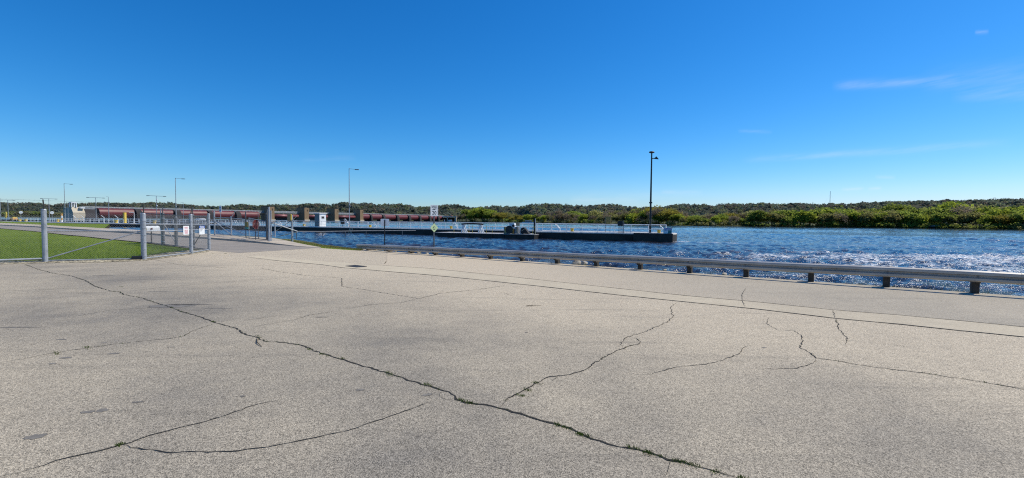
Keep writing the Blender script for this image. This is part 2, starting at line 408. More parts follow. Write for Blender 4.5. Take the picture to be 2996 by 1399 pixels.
# land (grass) with its bank into the river
SH = [(1058, 729), (1010, 720), (950, 713), (900, 704.5), (860, 699), (750, 691), (628, 684), (560, 680), (480, 676.5), (400, 673), (340, 670), (302, 667)]
sh = [wp(*p) for p in SH]; inl = [gp(px, py+interp(px, [(302, 3), (400, 3), (560, 5), (750, 6.5), (900, 7), (1010, 5.5), (1058, 3)])) for px, py in SH]
WT = .25
W0, Wm, W1 = pz(1973, 685.5, WT), pz(1560, 675.7, WT), pz(330, 653.5, WT)
WD = Vector((W1.x-Wm.x, W1.y-Wm.y, 0)).normalized(); WNn = Vector((-WD.y, WD.x, 0))
if WNn.y < 0: WNn = -WNn                                    # away from the camera
def on_line(px, py, P, D):
    d = ray(px, py); a = (P.x*d.y-P.y*d.x)/(D.y*d.x-D.x*d.y); return Vector((P.x+D.x*a, P.y+D.y*a, 0))
WOFF = (Wm-W0).dot(WNn)            # the wall steps back behind the barge
def wl(px, py=660, back=0.0, z=WT): p = on_line(px, py, (W0 if px > 1566 else Wm)+WNn*back, WD); p.z = z; return p
TB = (on_line(1566, 690, W0, WD)-Vector((W0.x, W0.y, 0))).dot(WD); print('WOFF', WOFF, 'TB', TB)
wleft = [wl(px, 655, .5) for px in (322, 250, 150, 0, -250)]
e2 = [RP(t, .6) for t in np.linspace(-18, 14.6, 20)]
land = e2+inl+wleft+[Vector((-330, 200, 0)), Vector((-330, -60, 0)), Vector((40, -60, 0))]
struct(sheet('ground', land, -.03, M['grass'], 4.0))
mb = MB()
low = [RP(t, 1.5) for t in np.linspace(-18, 14.6, 20)]+sh+[wl(330, 655, .5)]
upp = e2+inl+[wl(322, 655, .5)]; nn = len(low)
for a, b in zip(upp, low):
    a, b = Vector((a.x, a.y, 0)), Vector((b.x, b.y, 0)); c = b+(b-a).normalized()*3
    mb.v += [(a.x, a.y, zg(a.x, a.y)-.031), (b.x, b.y, WZ-.05), (c.x, c.y, WZ-2.0)]
for k in range(nn-1):
    for i in range(2): mb.f.append((k*3+i, k*3+i+1, (k+1)*3+i+1, (k+1)*3+i))
struct(mb.build('river_bank', M['verge'], smooth=True))
mb = MB(); mb.add([(-9000, -9000, -5), (9000, -9000, -5), (9000, 9000, -5), (-9000, 9000, -5)], [(0, 1, 2, 3)])
struct(mb.build('river_bed', M['bank']))

# ------------------------------------------------------------------ water: real waves on a fan of cells round the view
def water():
    m, t, b = nt('river_water'); co = coords(t)
    b.inputs['Roughness'].default_value = .07; b.inputs['IOR'].default_value = 1.5
    n1 = noise(t, coords(t, (1, 1.7, 1)), 2.6, 5, .6); n2 = noise(t, coords(t, (1, 1.4, 1)), 9.0, 3, .6); n3 = noise(t, co, .07, 4, .6)
    mud = mixc(t, ramp(t, n3, [(.38, 0), (.62, 1)]), (.008, .013, .024), (.030, .023, .019))
    at_ = N(t, 'ShaderNodeAttribute'); at_.attribute_name = 'foam_glint'
    fn = noise(t, coords(t, (1, 1.6, 1)), 3.8, 7, .68)
    ma = N(t, 'ShaderNodeMath'); ma.operation = 'MULTIPLY'; t.links.new(at_.outputs['Fac'], ma.inputs[0]); t.links.new(ramp(t, fn, [(.46, 0), (.57, 1)]), ma.inputs[1])
    c = mixc(t, ma.outputs[0], mud, (.72, .74, .76)); t.links.new(c, b.inputs['Base Color'])
    rr = N(t, 'ShaderNodeMapRange'); rr.inputs['To Min'].default_value = .07; rr.inputs['To Max'].default_value = .8
    t.links.new(ma.outputs[0], rr.inputs[0]); t.links.new(rr.outputs[0], b.inputs['Roughness'])
    ad = N(t, 'ShaderNodeMath'); ad.operation = 'MULTIPLY_ADD'; ad.inputs[1].default_value = .4
    t.links.new(n2, ad.inputs[0]); t.links.new(n1, ad.inputs[2])
    bump(t, b, ad.outputs[0], 1.0, .13)
    ch = N(t, 'ShaderNodeAttribute'); ch.attribute_name = 'chop'; t.links.new(ch.outputs['Fac'], t.nodes['Bump'].inputs['Strength'])
    nr, nc = 640, 1150
    r = np.concatenate([np.geomspace(9, 700, nr-40), np.geomspace(720, 5200, 40)]); th = np.radians(np.linspace(-63, 63, nc))
    Rr, Th = np.meshgrid(r, th, indexing='ij'); X, Y = Rr*np.sin(Th), Rr*np.cos(Th); Z = np.zeros_like(X)
    rng = np.random.default_rng(5); cell = np.maximum(Rr*.0068, Rr*.0019)
    for i in range(64):
        lam = .55*(16**(rng.random()**1.25)); a = .021*lam**.85; an = math.radians(-35)+rng.normal()*.75; k = 2*PI/lam
        ph = k*(X*math.cos(an)+Y*math.sin(an))+rng.random()*7
        fade = np.clip((lam/cell-2.2)/2.2, 0, 1); w = np.sin(ph)
        grp = .55+.45*np.sin(X*.11*math.cos(i)+Y*.11*math.sin(i*1.7)+i)
        Z += a*fade*grp*(1-np.abs(w)*1.15+.35*w)*.8
    Z *= .55+.45*np.sin(X*.045+1.1)*np.sin(Y*.06+X*.02)
    Z -= Z.mean(); foam_glint = np.zeros_like(X)
    def streak(pts, width, amt):
        P = [wp(*p) for p in pts]
        for a, c in zip(P, P[1:]):
            dx, dy = c.x-a.x, c.y-a.y; L2 = dx*dx+dy*dy
            u = np.clip(((X-a.x)*dx+(Y-a.y)*dy)/L2, 0, 1); d = np.hypot(X-a.x-u*dx, Y-a.y-u*dy)
            np.maximum(foam_glint, amt*np.exp(-(d/width)**2), out=foam_glint)
    streak([(2180, 756), (2330, 753), (2480, 757), (2640, 761), (2800, 764), (3100, 776)], 1.15, 1.0)
    streak([(2380, 742), (2560, 750), (2750, 758), (3100, 770)], 1.1, .85)
    streak([(2530, 772), (2650, 776), (2720, 781)], .9, 1.0)
    streak([(2600, 748), (2800, 752), (3060, 757)], 1.2, .6)
    streak([(2780, 752), (2900, 758), (3100, 766)], 1.25, 1.0)
    streak([(2700, 770), (2850, 778), (3100, 795)], .8, .5)
    streak([(1985, 707.5), (2040, 709), (2110, 710.5), (2200, 713)], .9, .85)
    streak([(2440, 717), (2700, 722), (3100, 732)], 1.6, .35)
    glint_patch = np.clip((X-8)/16, 0, 1)*np.clip((75-Y)/30, 0, 1)*np.clip((Y-14)/6, 0, 1)
    crest = np.clip((Z-.15)/.10, 0, 1)
    side_ = (X-RA.x)*RN.x+(Y-RA.y)*RN.y; Z = np.minimum(Z, .30)-2.5*np.clip((side_-1.6)/2, 0, 1)
    foam_glint = np.clip(foam_glint+crest*(.06+.8*glint_patch)+.12*glint_patch*np.clip(np.sin(X*.35+Y*.9+2*np.sin(X*.13))+.2, 0, 1), 0, 1)  # streaks are foam; the white on crests and patch paints sun glitter
    Z += foam_glint*.03
    v = np.stack([X, Y, Z+WZ], -1).reshape(-1, 3)
    i, j = np.meshgrid(np.arange(nr-1), np.arange(nc-1), indexing='ij'); q = (i*nc+j).reshape(-1)
    f = np.stack([q, q+nc, q+nc+1, q+1], -1)
    me = bpy.data.meshes.new('water'); me.vertices.add(len(v)); me.vertices.foreach_set('co', v.astype(np.float32).ravel())
    me.loops.add(f.size); me.loops.foreach_set('vertex_index', f.astype(np.int32).ravel())
    me.polygons.add(len(f)); me.polygons.foreach_set('loop_start', np.arange(0, f.size, 4, dtype=np.int32)); me.polygons.foreach_set('loop_total', np.full(len(f), 4, np.int32))
    me.update(calc_edges=True); me.shade_smooth()
    fa = me.attributes.new('foam_glint', 'FLOAT', 'POINT'); fa.data.foreach_set('value', foam_glint.astype(np.float32).ravel())
    ca = me.attributes.new('chop', 'FLOAT', 'POINT'); chop = np.clip(1.0-(Rr-45)/160, .38, 1)*(.75+.25*np.sin(X*.05+Y*.013)*np.sin(Y*.09-X*.01)); ca.data.foreach_set('value', chop.astype(np.float32).ravel())
    me.materials.append(m); o = bpy.data.objects.new('river_water', me); C.objects.link(o); struct(o)
    if me.polygons[0].normal.z < 0: me.flip_normals()
water()

# ================================================================== CRACKS, JOINTS AND SMALL THINGS IN THE PAVEMENT
def reg(k, pts): ox = (0, 1000, 1996)[k]; return [(ox+x*S1, 700+y*S1) for x, y in pts]
CR = [
 (.036, reg(0, [(130, 130), (180, 150), (270, 175), (350, 185), (430, 210), (480, 240), (560, 265), (605, 268), (620, 282), (700, 295), (780, 322), (870, 350), (930, 372), (1010, 395), (1085, 425), (1180, 450), (1240, 487), (1300, 500), (1330, 518), (1430, 525), (1540, 545), (1590, 570), (1660, 590), (1721, 610)])+reg(1, [(80, 635), (160, 660), (240, 683), (320, 710), (400, 737), (470, 755), (540, 775), (570, 795), (575, 815), (620, 830), (680, 838), (760, 848), (830, 865), (900, 885), (970, 910), (1040, 930), (1110, 950), (1180, 975), (1260, 1015), (1340, 1040), (1400, 1055), (1500, 1070), (1570, 1090), (1640, 1120), (1721, 1132)])+reg(2, [(60, 1150), (140, 1170), (220, 1195), (330, 1235)])),
 (.020, reg(1, [(795, 858), (822, 830), (826, 818), (870, 790), (930, 760), (985, 730), (1050, 697), (1120, 692), (1190, 675), (1250, 648), (1310, 603), (1380, 567), (1440, 545), (1490, 535), (1502, 518), (1480, 502), (1450, 500)])),
 (.015, reg(1, [(1412, 550), (1405, 525), (1440, 495), (1530, 470), (1600, 437), (1640, 420), (1668, 390), (1655, 345), (1690, 322)])),
 (.014, reg(1, [(1060, 720), (1085, 700), (1120, 692)])), (.010, reg(1, [(500, 775), (495, 800), (520, 812), (575, 820)])),
 (.010, reg(2, [(345, 540), (310, 550), (290, 580), (240, 600), (170, 625), (100, 637), (0, 645)])+reg(1, [(1640, 660), (1560, 685), (1480, 687)])),
 (.020, reg(2, [(480, 466), (560, 462), (600, 490), (605, 520), (590, 550), (640, 575), (675, 605), (760, 615), (900, 640), (1050, 660), (1250, 685), (1450, 715), (1600, 740), (1721, 762), (1900, 795)])),
 (.009, reg(2, [(675, 605), (660, 630), (580, 655), (470, 660), (330, 655)])), (.012, reg(2, [(435, 398), (425, 430), (470, 455), (490, 465)])),
 (.0131, reg(2, [(760, 360), (764, 380), (768, 404)])), (.018, reg(2, [(768, 405), (790, 435), (780, 445), (810, 480), (830, 500), (825, 535)])), (.0131, reg(2, [(320, 250), (300, 285), (305, 320), (318, 345)])),
 (.016, reg(0, [(-60, 640), (0, 628), (90, 612), (170, 597), (290, 575), (440, 553), (560, 535), (700, 520), (830, 508), (930, 492), (970, 465), (1085, 428)])),
 (.018, reg(0, [(-60, 1225), (40, 1195), (160, 1165), (340, 1110), (480, 1080), (610, 1045), (700, 1015), (820, 980), (900, 958), (1000, 935), (1180, 877), (1280, 843), (1400, 820)])),
 (.012, reg(0, [(610, 1045), (720, 1068), (870, 1085), (960, 1078), (1050, 1082), (1200, 1075), (1350, 1055), (1500, 1025), (1600, 1005), (1721, 980)])+reg(1, [(100, 948), (240, 900), (370, 855), (480, 815)])),
 (.016, reg(0, [(-40, 267), (0, 265), (240, 255), (440, 247)])), (.013, reg(0, [(605, 268), (850, 243), (1100, 220), (1350, 203), (1500, 190)])),
 (.020, reg(0, [(780, 105), (900, 130), (1050, 140), (1150, 148)])), (.020, reg(0, [(1310, 147), (1400, 165), (1540, 185), (1721, 198)])+reg(1, [(0, 240), (100, 255), (250, 280), (390, 302), (500, 275), (680, 257), (830, 235)])),
 (.012, reg(1, [(390, 302), (300, 322), (150, 332), (20, 355)])), (.012, reg(0, [(1190, 420), (1420, 385)])), (.010, reg(0, [(1270, 445), (1480, 410), (1560, 385), (1700, 365)])),
 (.013, reg(0, [(360, 395), (560, 360), (830, 345), (940, 332), (1040, 330)])), (.010, reg(2, [(1575, 780), (1690, 800)])), (.010, reg(1, [(815, 272), (865, 290)])), (.012, reg(1, [(1630, 1203), (1645, 1160), (1655, 1125)])),
 (.010, reg(2, [(1000, 530), (1140, 545), (1180, 555)])), (.009, reg(2, [(20, 355), (75, 362)])),
]
rc = random.Random(3); weedspots = []
def jag(pts, step, amp):
    P = [Vector(p[:2]) for p in pts]; out = []
    for a, b in zip(P, P[1:]):
        d = b-a; n = max(1, int(d.length/step)); nr = Vector((-d.y, d.x)).normalized() if d.length > 0 else Vector((0, 0))
        for i in range(n): out.append(a+d*(i/n)+nr*rc.uniform(-amp, amp)*(0 if i == 0 else 1))
    return out+[P[-1]]
def ribbon(mb, pts, w, dz, wig=.5):
    ws = []
    for i, p in enumerate(pts):
        a, b = pts[max(0, i-1)], pts[min(len(pts)-1, i+1)]; d = b-a
        nr = Vector((-d.y, d.x)).normalized() if d.length > 1e-6 else Vector((0, 1))
        h = w*rc.uniform(1-wig, 1+wig)/2*min(1, .15+min(i, len(pts)-1-i)/6)
        for q in (p+nr*h, p-nr*h): mb.v.append((q.x, q.y, zg(q.x, q.y)+dz))
    n = len(mb.v)-2*len(pts)
    for i in range(len(pts)-1): mb.f.append((n+2*i, n+2*i+1, n+2*i+3, n+2*i+2))
pad = bpy.data.objects['parking_area']; WM['parking_area'] = Matrix.Identity(4)
for w, pts in CR:
    lane_c = w == .0131
    P = jag([gp(*p) for p in pts], .055, .019 if w > .012 else .012); mb = MB(); ribbon(mb, P, w*.54 if w > .03 else max(w*.64, .009), .0255 if lane_c else .0162, .6)
    mb.build('crack', M['crack'], pad)
    if w >= .016: weedspots.append((w, P))
mb = MB(); ribbon(mb, jag(j1x, .3, .006), .034, .0212, .35); mb.build('joint', M['joint'], pad)
mb = MB(); ribbon(mb, jag(j2x[2:], .3, .012), .013, .0250, .6); mb.build('joint', M['joint'], pad)
def stain(px, py, w, h, rz, sd):
    c = gp(px, py); r_ = random.Random(sd); mb = MB(); n = 22; k = [r_.uniform(.72, 1.15) for _ in range(n)]
    for i in range(n):
        a = 2*PI*i/n; x, y = w*math.cos(a)*k[i], h*math.sin(a)*k[i]; X, Y = c.x+x*math.cos(rz)-y*math.sin(rz), c.y+x*math.sin(rz)+y*math.cos(rz); mb.v.append((X, Y, zg(X, Y)+.0148))
    mb.f.append(tuple(range(n))); mb.build('stain', M['stain'], pad)
for i, (px, py, w, h, rz) in enumerate(((500, 897, .42, .20, .2), (545, 893, .5, .07, .1), (560, 893, .3, .03, .05), (106, 1282, .075, .05, .3), (300, 1205, .06, .04, 0), (256, 1210, .06, .03, .2), (192, 1050, .07, .035, .1), (153, 1067, .05, .03, 0), (335, 1037, .08, .035, .3), (180, 996, .08, .03, 0), (1250, 1159, .06, .03, .5), (1543, 897, .05, .03, .2), (305, 1006, .04, .02, 0), (500, 1018, .05, .02, .2), (710, 1163, .03, .02, 0), (404, 1180, .05, .02, .4), (1055, 1144, .05, .03, 0), (940, 930, .12, .03, .1), (640, 905, .3, .02, .05), (2235, 1020, .04, .02, 0), (2240, 894, .05, .015, 0), (1540, 975, .03, .02, 0), (60, 960, .3, .03, .1), (110, 800, .5, .05, .1), (300, 807, .3, .04, .1), (460, 855, .25, .03, .0))): stain(px, py, w, h, rz, i)
EDGEJ = [(1150*S1, 700+72*S1), (1240*S1, 700+90*S1)]
# weeds rooted in the cracks
mb = MB(); rw = random.Random(11)
def blade(mb, p, h, r):
    a = rw.uniform(0, 2*PI); d = Vector((math.cos(a), math.sin(a), 0)); w = d.orthogonal().normalized()*r
    l = Vector((math.cos(a+.3), math.sin(a+.3), 0))*h*rw.uniform(.3, 1.1)
    mb.add([p-w, p+w, p+l+Vector((0, 0, h))], [(0, 1, 2)])
def tuft(mb, x, y, n, h, spread, r=.006, dz=.015):
    for _ in range(n):
        q = Vector((x+rw.gauss(0, spread), y+rw.gauss(0, spread), 0)); q.z = zg(q.x, q.y)+dz; blade(mb, q, h*rw.uniform(.5, 1.2), r)
for (px, py, n, ln) in ((1375, 1184, 90, .14), (1640, 1252, 60, .10), (1725, 1285, 90, .13), (1860, 1318, 60, .14), (1930, 1343, 50, .1), (1245, 1128, 40, .08), (1145, 1097, 35, .08), (1135, 1100, 20, .05), (950, 1042, 40, .1), (900, 1024, 25, .08), (1545, 1146, 40, .07), (1570, 1125, 40, .06), (1520, 1160, 40, .06), (2050, 1374, 50, .1), (2140, 1396, 50, .1), (355, 841, 25, .12), (625, 945, 25, .08), (165, 1036, 30, .15), (260, 1022, 25, .12), (350, 1308, 30, .06), (1000, 1053, 25, .06), (1985, 1356, 30, .06), (500, 902, 30, .1), (755, 988, 20, .08), (622, 742, 60, .1), (660, 743, 60, .1), (530, 768, 30, .1)):
    p = gp(px, py)
    for _ in range(4):
        q = p+RL*rw.uniform(-ln, ln); tuft(mb, q.x, q.y, n//3, .017, .016, .0042)
for w, P in weedspots:
    for p in P:
        if rw.random() < (.30 if w > .03 else .12): tuft(mb, p.x, p.y, rw.randint(3, 9), .012, .010, .004)
for a, b in zip(gw+gw2, (gw+gw2)[1:]):
    for _ in range(26):
        p = a.lerp(b, rw.random()); tuft(mb, p.x+rw.gauss(0, .10), p.y+rw.gauss(0, .10), rw.randint(4, 14), .06, .035, .006)
for _ in range(70):
    p = RP(rw.uniform(-5, 14), .30+rw.gauss(0, .03)); tuft(mb, p.x, p.y, rw.randint(3, 9), .05, .03, .005)
o = mb.build('weeds', M['weed']); o['kind'] = 'stuff'; tag(o, 'small green weeds growing in the cracks of the concrete', 'weeds')
# iron drain cover beside the joint
d0 = gp(1042, 781); rz = math.atan2(RL.y, RL.x); t_ = thing('drain_grate', 'rusty iron drain grate set in the concrete beside the long joint', 'drain', (d0.x, d0.y, zg(d0.x, d0.y)), rz)
fr = MB()
for s in (-1, 1): fr.box((0, s*.20, .022), (.75, .04, .03)); fr.box((s*.355, 0, .0225), (.04, .36, .029))
fr.build('frame', M['iron'], t_, False)
b_ = MB()
for k in range(11): b_.box((-.30+.06*k, 0, .020), (.028, .36, .02))
b_.box((0, 0, .0135), (.70, .36, .003)); b_.build('grating', M['iron'], t_, False)
def twig(px, py, L, rz, label):
    p = gp(px, py); a = Vector((math.cos(rz), math.sin(rz), 0)); z = zg(p.x, p.y)+.02; q = Vector((p.x, p.y, z))
    b = MB().tube(q, q+a*L*.55+Vector((0, 0, .012)), .008, 6, .007).tube(q+a*L*.55+Vector((0, 0, .012)), q+a*L+Vector((.05, .02, .002)), .007, 6, .003).tube(q+a*L*.5+Vector((0, 0, .01)), q+a*L*.7+Vector((-.05, .06, .015)), .004, 5, .002)
    tag(b.build('twig', M['stick']), label, 'twig')
twig(752, 995, .5, math.radians(-60), 'dry twig lying beside the widest crack on the left half of the concrete')
twig(1540, 898, .28, .2, 'short dry twig lying on bare concrete before the guardrail, away from any crack')
# ================================================================== GUARDRAIL
def rtop(t): return interp(t, [(-6, .68), (0, .665), (5, .585), (11, .47), (14, .40), (14.9, .30)])
G = thing('guardrail', 'long grey steel guardrail on dark timber posts along the river edge', 'guardrail', RP(5), 0)
prof = [(0, 0), (.018, .008), (.08, .045), (.083, .10), (.015, .135), (.004, .155), (.015, .175), (.083, .20), (.083, .255), (.066, .278), (-.012, .31), (-.014, .306)]
prof2 = prof+[(d-.006, z) for d, z in prof[::-1]]
mb = MB(); ts = np.arange(-6, 14.95, .5); k = len(prof2)
for t in ts:
    p = RP(t, -.02); top = rtop(t)+.006*math.sin(t*1.7)
    for d, z in prof2: q = p+RN*(d); mb.v.append((q.x, q.y, p.z+top-.31+z))
for a in range(len(ts)-1):
    for i in range(k): mb.f.append((a*k+i, a*k+(i+1) % k, (a+1)*k+(i+1) % k, (a+1)*k+i))
beam = mb.build('beam', M['beam'], G)
for t in range(-5, 15):
    p = RP(t); top = rtop(t); rz = math.atan2(RL.y, RL.x)
    q = p-RN*.26; hh = max(.12, top-.03)
    MB().bbox((q.x, q.y, p.z+hh/2-.25), (.16, .21, hh+.5), rz, .012).build('post', M['wood'], G)
    q = p-RN*.085; hb = min(.36, top)
    MB().bbox((q.x, q.y, p.z+top-hb/2-.04+(.02 if t < 4 else 0)), (.15, .135, hb-.06), rz, .01).build('block', M['wood'], G)
    bb = MB(); q = p+RN*.02
    bb.tube((q.x, q.y, p.z+top-.155), (q.x+RN.x*.03, q.y+RN.y*.03, p.z+top-.155), .018, 8); bb.build('bolt', M['galv_dark'], beam)
for t in np.arange(-4.5, 14, 4):     # overlapped splices
    mb = MB(); p0 = RP(t-.08, -.0225); p1 = RP(t+.08, -.0225)
    for p in (p0, p1):
        for d, z in prof: q = p+RN*(d+.004); mb.v.append((q.x, q.y, p.z+rtop(t)-.31+z))
    n = len(prof); mb.f = [(i, i+1, n+i+1, n+i) for i in range(n-1)]; mb.build('splice', M['beam'], beam)
# riprap stones at the water's edge
rr_ = random.Random(21)
ROCKS = [(1205, 744, .28), (1190, 741, .16), (1221, 746, .14), (1662, 779, .30), (1680, 781, .24), (1718, 784, .20), (1052, 735, .22), (1085, 738, .15), (1112, 740, .12), (1925, 799, .13), (2105, 812, .15)]
def rock(p, r, label, grp):
    bm = bmesh.new(); bmesh.ops.create_icosphere(bm, subdivisions=2, radius=1)
    k = [Vector((rr_.gauss(0, 1), rr_.gauss(0, 1), rr_.gauss(0, 1))).normalized() for _ in range(7)]; c = [rr_.uniform(.5, .85) for _ in k]
    for v in bm.verts:
        for n_, d_ in zip(k, c):
            e = v.co.dot(n_)-d_
            if e > 0: v.co -= n_*e
        v.co = Vector((v.co.x*r*1.25, v.co.y*r, v.co.z*r*.8))
    me = bpy.data.meshes.new('rock'); bm.to_mesh(me); bm.free(); me.materials.append(M['rock'])
    o = bpy.data.objects.new('rock', me); C.objects.link(o); o.location = p; o.rotation_euler = (0, 0, rr_.uniform(0, 6)); tag(o, label, 'rock', grp)
for i, (px, py, r) in enumerate(ROCKS):
    b = gp(px, py); t = (Vector((b.x, b.y, 0))-Vector((RA.x, RA.y, 0))).dot(RL)/RSTEP
    p = RP(min(t, 14.4), .50); p.z += r*.30
    names = ['largest pale rock by the guardrail near its low far end', 'small pale rock by the largest one near the low end of the guardrail', 'pale stone third in the cluster near the low end of the guardrail', 'broad cream rock behind the middle of the guardrail', 'cream rock touching the broad one behind the middle of the guardrail', 'lone brown cream rock right of the pair behind the guardrail', 'mossy pale rock at the very end of the guardrail', 'pale rock between the last two guardrail posts', 'little pale rock beside the second last guardrail post', 'little rock at the road edge right of the rock pair', 'little rock at the road edge under the right half of the guardrail']
    rock(p, r*.62, names[i], 'rocks along the guardrail')

# ================================================================== SIGNS
def upost(mb, base, top, nrm, w=.05):
    r = UP.cross(nrm).normalized()
    for s, d in ((0, .0), (-1, .02), (1, .02)):
        c = base+r*(s*w*.55)-nrm*d
        mb.box((c.x, c.y, (base.z+top)/2), (.008 if s else w, .03 if s else .008, top-base.z), math.atan2(r.y, r.x))
    return mb
sn = (-RL*.96+RN*.28).normalized(); sr = UP.cross(sn)
b0 = RP(11, .55); b0 = on_line(1270.5, 690, Vector((b0.x, b0.y, 0)), RL); b0.z = zg(b0.x, b0.y)
S = thing('speed_limit_sign', 'white speed limit sign above a lime diamond sign on one post behind the guardrail', 'road sign', b0)
ztop, zbot = top_z(1270, 600, b0), top_z(1270, 632.5, b0); hP = ztop-zbot; wP = hP*.77
upost(MB(), b0-sn*.012-Vector((0, 0, .4)), ztop-.03, sn, .06).build('post', M['galv_dark'], S)
cc = Vector((b0.x, b0.y, (ztop+zbot)/2)); pl = panel(cc, sr, UP, wP, hP, .004, .035).build('speed_panel', M['signwhite'], S)
fr = MB()
for s in (-1, 1):
    fr.prism([cc+sr*(s*(wP/2-.022)+a)+UP*b+sn*.002 for a, b in ((-.003, -hP/2+.05), (.003, -hP/2+.05), (.003, hP/2-.05), (-.003, hP/2-.05))], sn*.001)
    fr.prism([cc+sr*a+UP*(s*(hP/2-.022)+b)+sn*.002 for a, b in ((-wP/2+.05, -.003), (wP/2-.05, -.003), (wP/2-.05, .003), (-wP/2+.05, .003))], sn*.001)
fr.build('border', M['ink'], pl)
for s, z, sz in (('SPEED', .31, .158), ('LIMIT', .11, .158), ('20', -.22, .36)):
    text_mesh(s, sz*hP/.62*.78, 'lettering', M['ink'], pl, cc+UP*(z*hP), sr, UP, .003)
z2 = (top_z(1271, 653.5, b0)+top_z(1271, 680, b0))/2; dg = top_z(1271, 653.5, b0)-top_z(1271, 680, b0); c2 = Vector((b0.x, b0.y, z2)); sd = dg/math.sqrt(2)
u1 = (UP+sr*.9).normalized(); r1 = (sr*.9-UP).normalized(); u1 = (UP*.7071+sr*.7071); r1 = (sr*.7071-UP*.7071)
dp = panel(c2, r1, u1, sd, sd, .004, .02).build('diamond_panel', M['lime'], S)
gm = MB(); g0 = c2+sn*.002
gm.prism([g0+sr*a+UP*b for a, b in ((-.09, -.02), (.01, -.02), (.02, .0), (-.02, .012), (-.035, .035), (-.055, .035), (-.065, .012), (-.09, .01))], sn*.002)
gm.build('pictogram', M['ink'], dp); gm = MB(); gm.prism([g0+sr*a+UP*b for a, b in ((.04, -.004), (.085, -.012), (.085, .012))], sn*.002)
for yy, w in ((.085, .055), (-.075, .07), (-.095, .05)): gm.build('pictogram', M['ink'], dp); gm = MB(); gm.prism([g0+sr*a+UP*(yy+b) for a, b in ((-w, -.006), (w, -.006), (w, .006), (-w, .006))], sn*.002)
gm.build('pictogram', M['ink'], dp)
# blank back of a sign
b1 = RP(13.3, .55); b1 = on_line(1125.5, 690, Vector((b1.x, b1.y, 0)), RL); b1.z = zg(b1.x, b1.y)
S = thing('blank_sign', 'pale blank back of a square sign on a dark post at the guardrail end', 'road sign', b1)
bn = Vector((.12, -.99, 0)).normalized(); br = UP.cross(bn)
zt, zb = top_z(1128, 640.5, b1), top_z(1128, 662, b1); hh = zt-zb
MB().box((b1.x, b1.y, (b1.z-.3+top_z(1127, 643.5, b1))/2), (.055, .05, top_z(1127, 643.5, b1)-b1.z+.3), math.atan2(br.y, br.x)).build('post', M['black'], S)
panel(Vector((b1.x, b1.y, (zt+zb)/2))-bn*.03+br*.01, br, UP, hh*1.12, hh, .004, .045).build('panel', M['signback'], S)
# stop sign, seen at a slant in the gateway
b2 = gp(749.5, 701.5, KH); S = thing('stop_sign', 'red octagonal stop sign coloured as in shade, on a thin pole in the gateway', 'road sign', b2)
n2 = Vector((.985, -.17, 0)).normalized(); r2 = UP.cross(n2); zc = top_z(748, 656.7, b2); hs = (top_z(748, 643, b2)-top_z(748, 670.5, b2))/2
MB().tube(b2-n2*.05, (b2.x-n2.x*.05, b2.y-n2.y*.05, zc+.2), .03, 8).build('post', M['galv_dark'], S)
c3 = Vector((b2.x, b2.y, zc)); rad = hs/math.cos(PI/8)
oc = lambda R, o_: [c3+n2*o_+r2*(R*math.cos(PI/8+k*PI/4))+UP*(R*math.sin(PI/8+k*PI/4)) for k in range(8)]
pn = MB().prism(oc(rad, 0), -n2*.004).build('panel', M['dullwhite'], S)
MB().prism(oc(rad*.94, .001), n2*.002).build('face', M['stopred'], pn)
text_mesh('STOP', .30*hs/.38, 'lettering', M['dullwhite'], pn, c3, r2, UP, .005)
# ================================================================== CHAIN-LINK FENCES
def mesh_wires(mb, p, q, z0, H, pitch=.078, r=.0021):
    p, q = Vector((p.x, p.y, 0)), Vector((q.x, q.y, 0)); L = (q-p).length; d = (q-p)/L
    def P(a, h): x, y = p.x+d.x*a, p.y+d.y*a; return Vector((x, y, zg(x, y)+z0+h))
    n = int((L+H)/pitch)+1
    for s in (1, -1):
        for k in range(n+1):
            a0 = k*pitch-(H if s > 0 else 0); pts = []
            h0 = max(0.0, -a0 if s > 0 else a0-L); h1 = min(H, (L-a0) if s > 0 else a0)
            if h1-h0 < .02: continue
            mb.tube(P(a0+s*h0, h0), P(a0+s*h1, h1), r, 3, cap=False)
    for h in (0.0, H): mb.tube(P(0, h), P(L, h), r*1.3, 3, cap=False)
def G3(p, h=0.0): return Vector((p.x, p.y, zg(p.x, p.y)+h))
def bands(post, p, hts, r):
    for h in hts: MB().tube(G3(p, h-.02), G3(p, h+.02), r+.012, 10).build('band', M['galv'], post)
def post(parent, p, H, r, m='galv', z0=0.0, arm=None, hts=()):
    o = MB().tube(G3(p, z0-.3), G3(p, z0+H), r, 12).build('post', M[m], parent, smooth=False)
    MB().ball(G3(p, z0+H), r*1.08, 10, 6, (1, 1, .6)).build('cap', M[m], o)
    if arm is not None:
        a = MB(); b = G3(p, z0+H)+arm
        a.prism([G3(p, z0+H)+Vector((-.022, 0, 0)), G3(p, z0+H)+Vector((.022, 0, 0)), b+Vector((.012, 0, 0)), b+Vector((-.012, 0, 0))], Vector((0, .03, 0)))
        a.build('barb_arm', M['galv_dark'], o)
    if hts: bands(o, p, hts, r)
    return o
def rail(parent, p, q, hp, hq, r=.021, m='galv', name='rail'): return MB().tube(G3(p, hp), G3(q, hq), r, 8).build(name, M[m], parent)
def barbs(parent, segs, H, arm, k=3):
    mb = MB()
    for p, q in segs:
        for i in range(1, k+1):
            t = i/k*.95; a, b = G3(p, H)+arm*t, G3(q, H)+arm*t; mb.tube(a, b, .0028, 3, cap=False)
            n = max(2, int((b-a).length/.14))
            for j in range(n):
                c = a.lerp(b, (j+.5)/n); mb.tube(c+Vector((.015, .01, .02)), c-Vector((.015, .01, .02)), .0016, 3, cap=False)
    mb.build('barbed_wire', M['wire'], parent)
fL = gp(-260, 783); fA, fB, fC, fD = gp(133, 767), gp(422, 760), gp(560, 743), gp(612, 733)
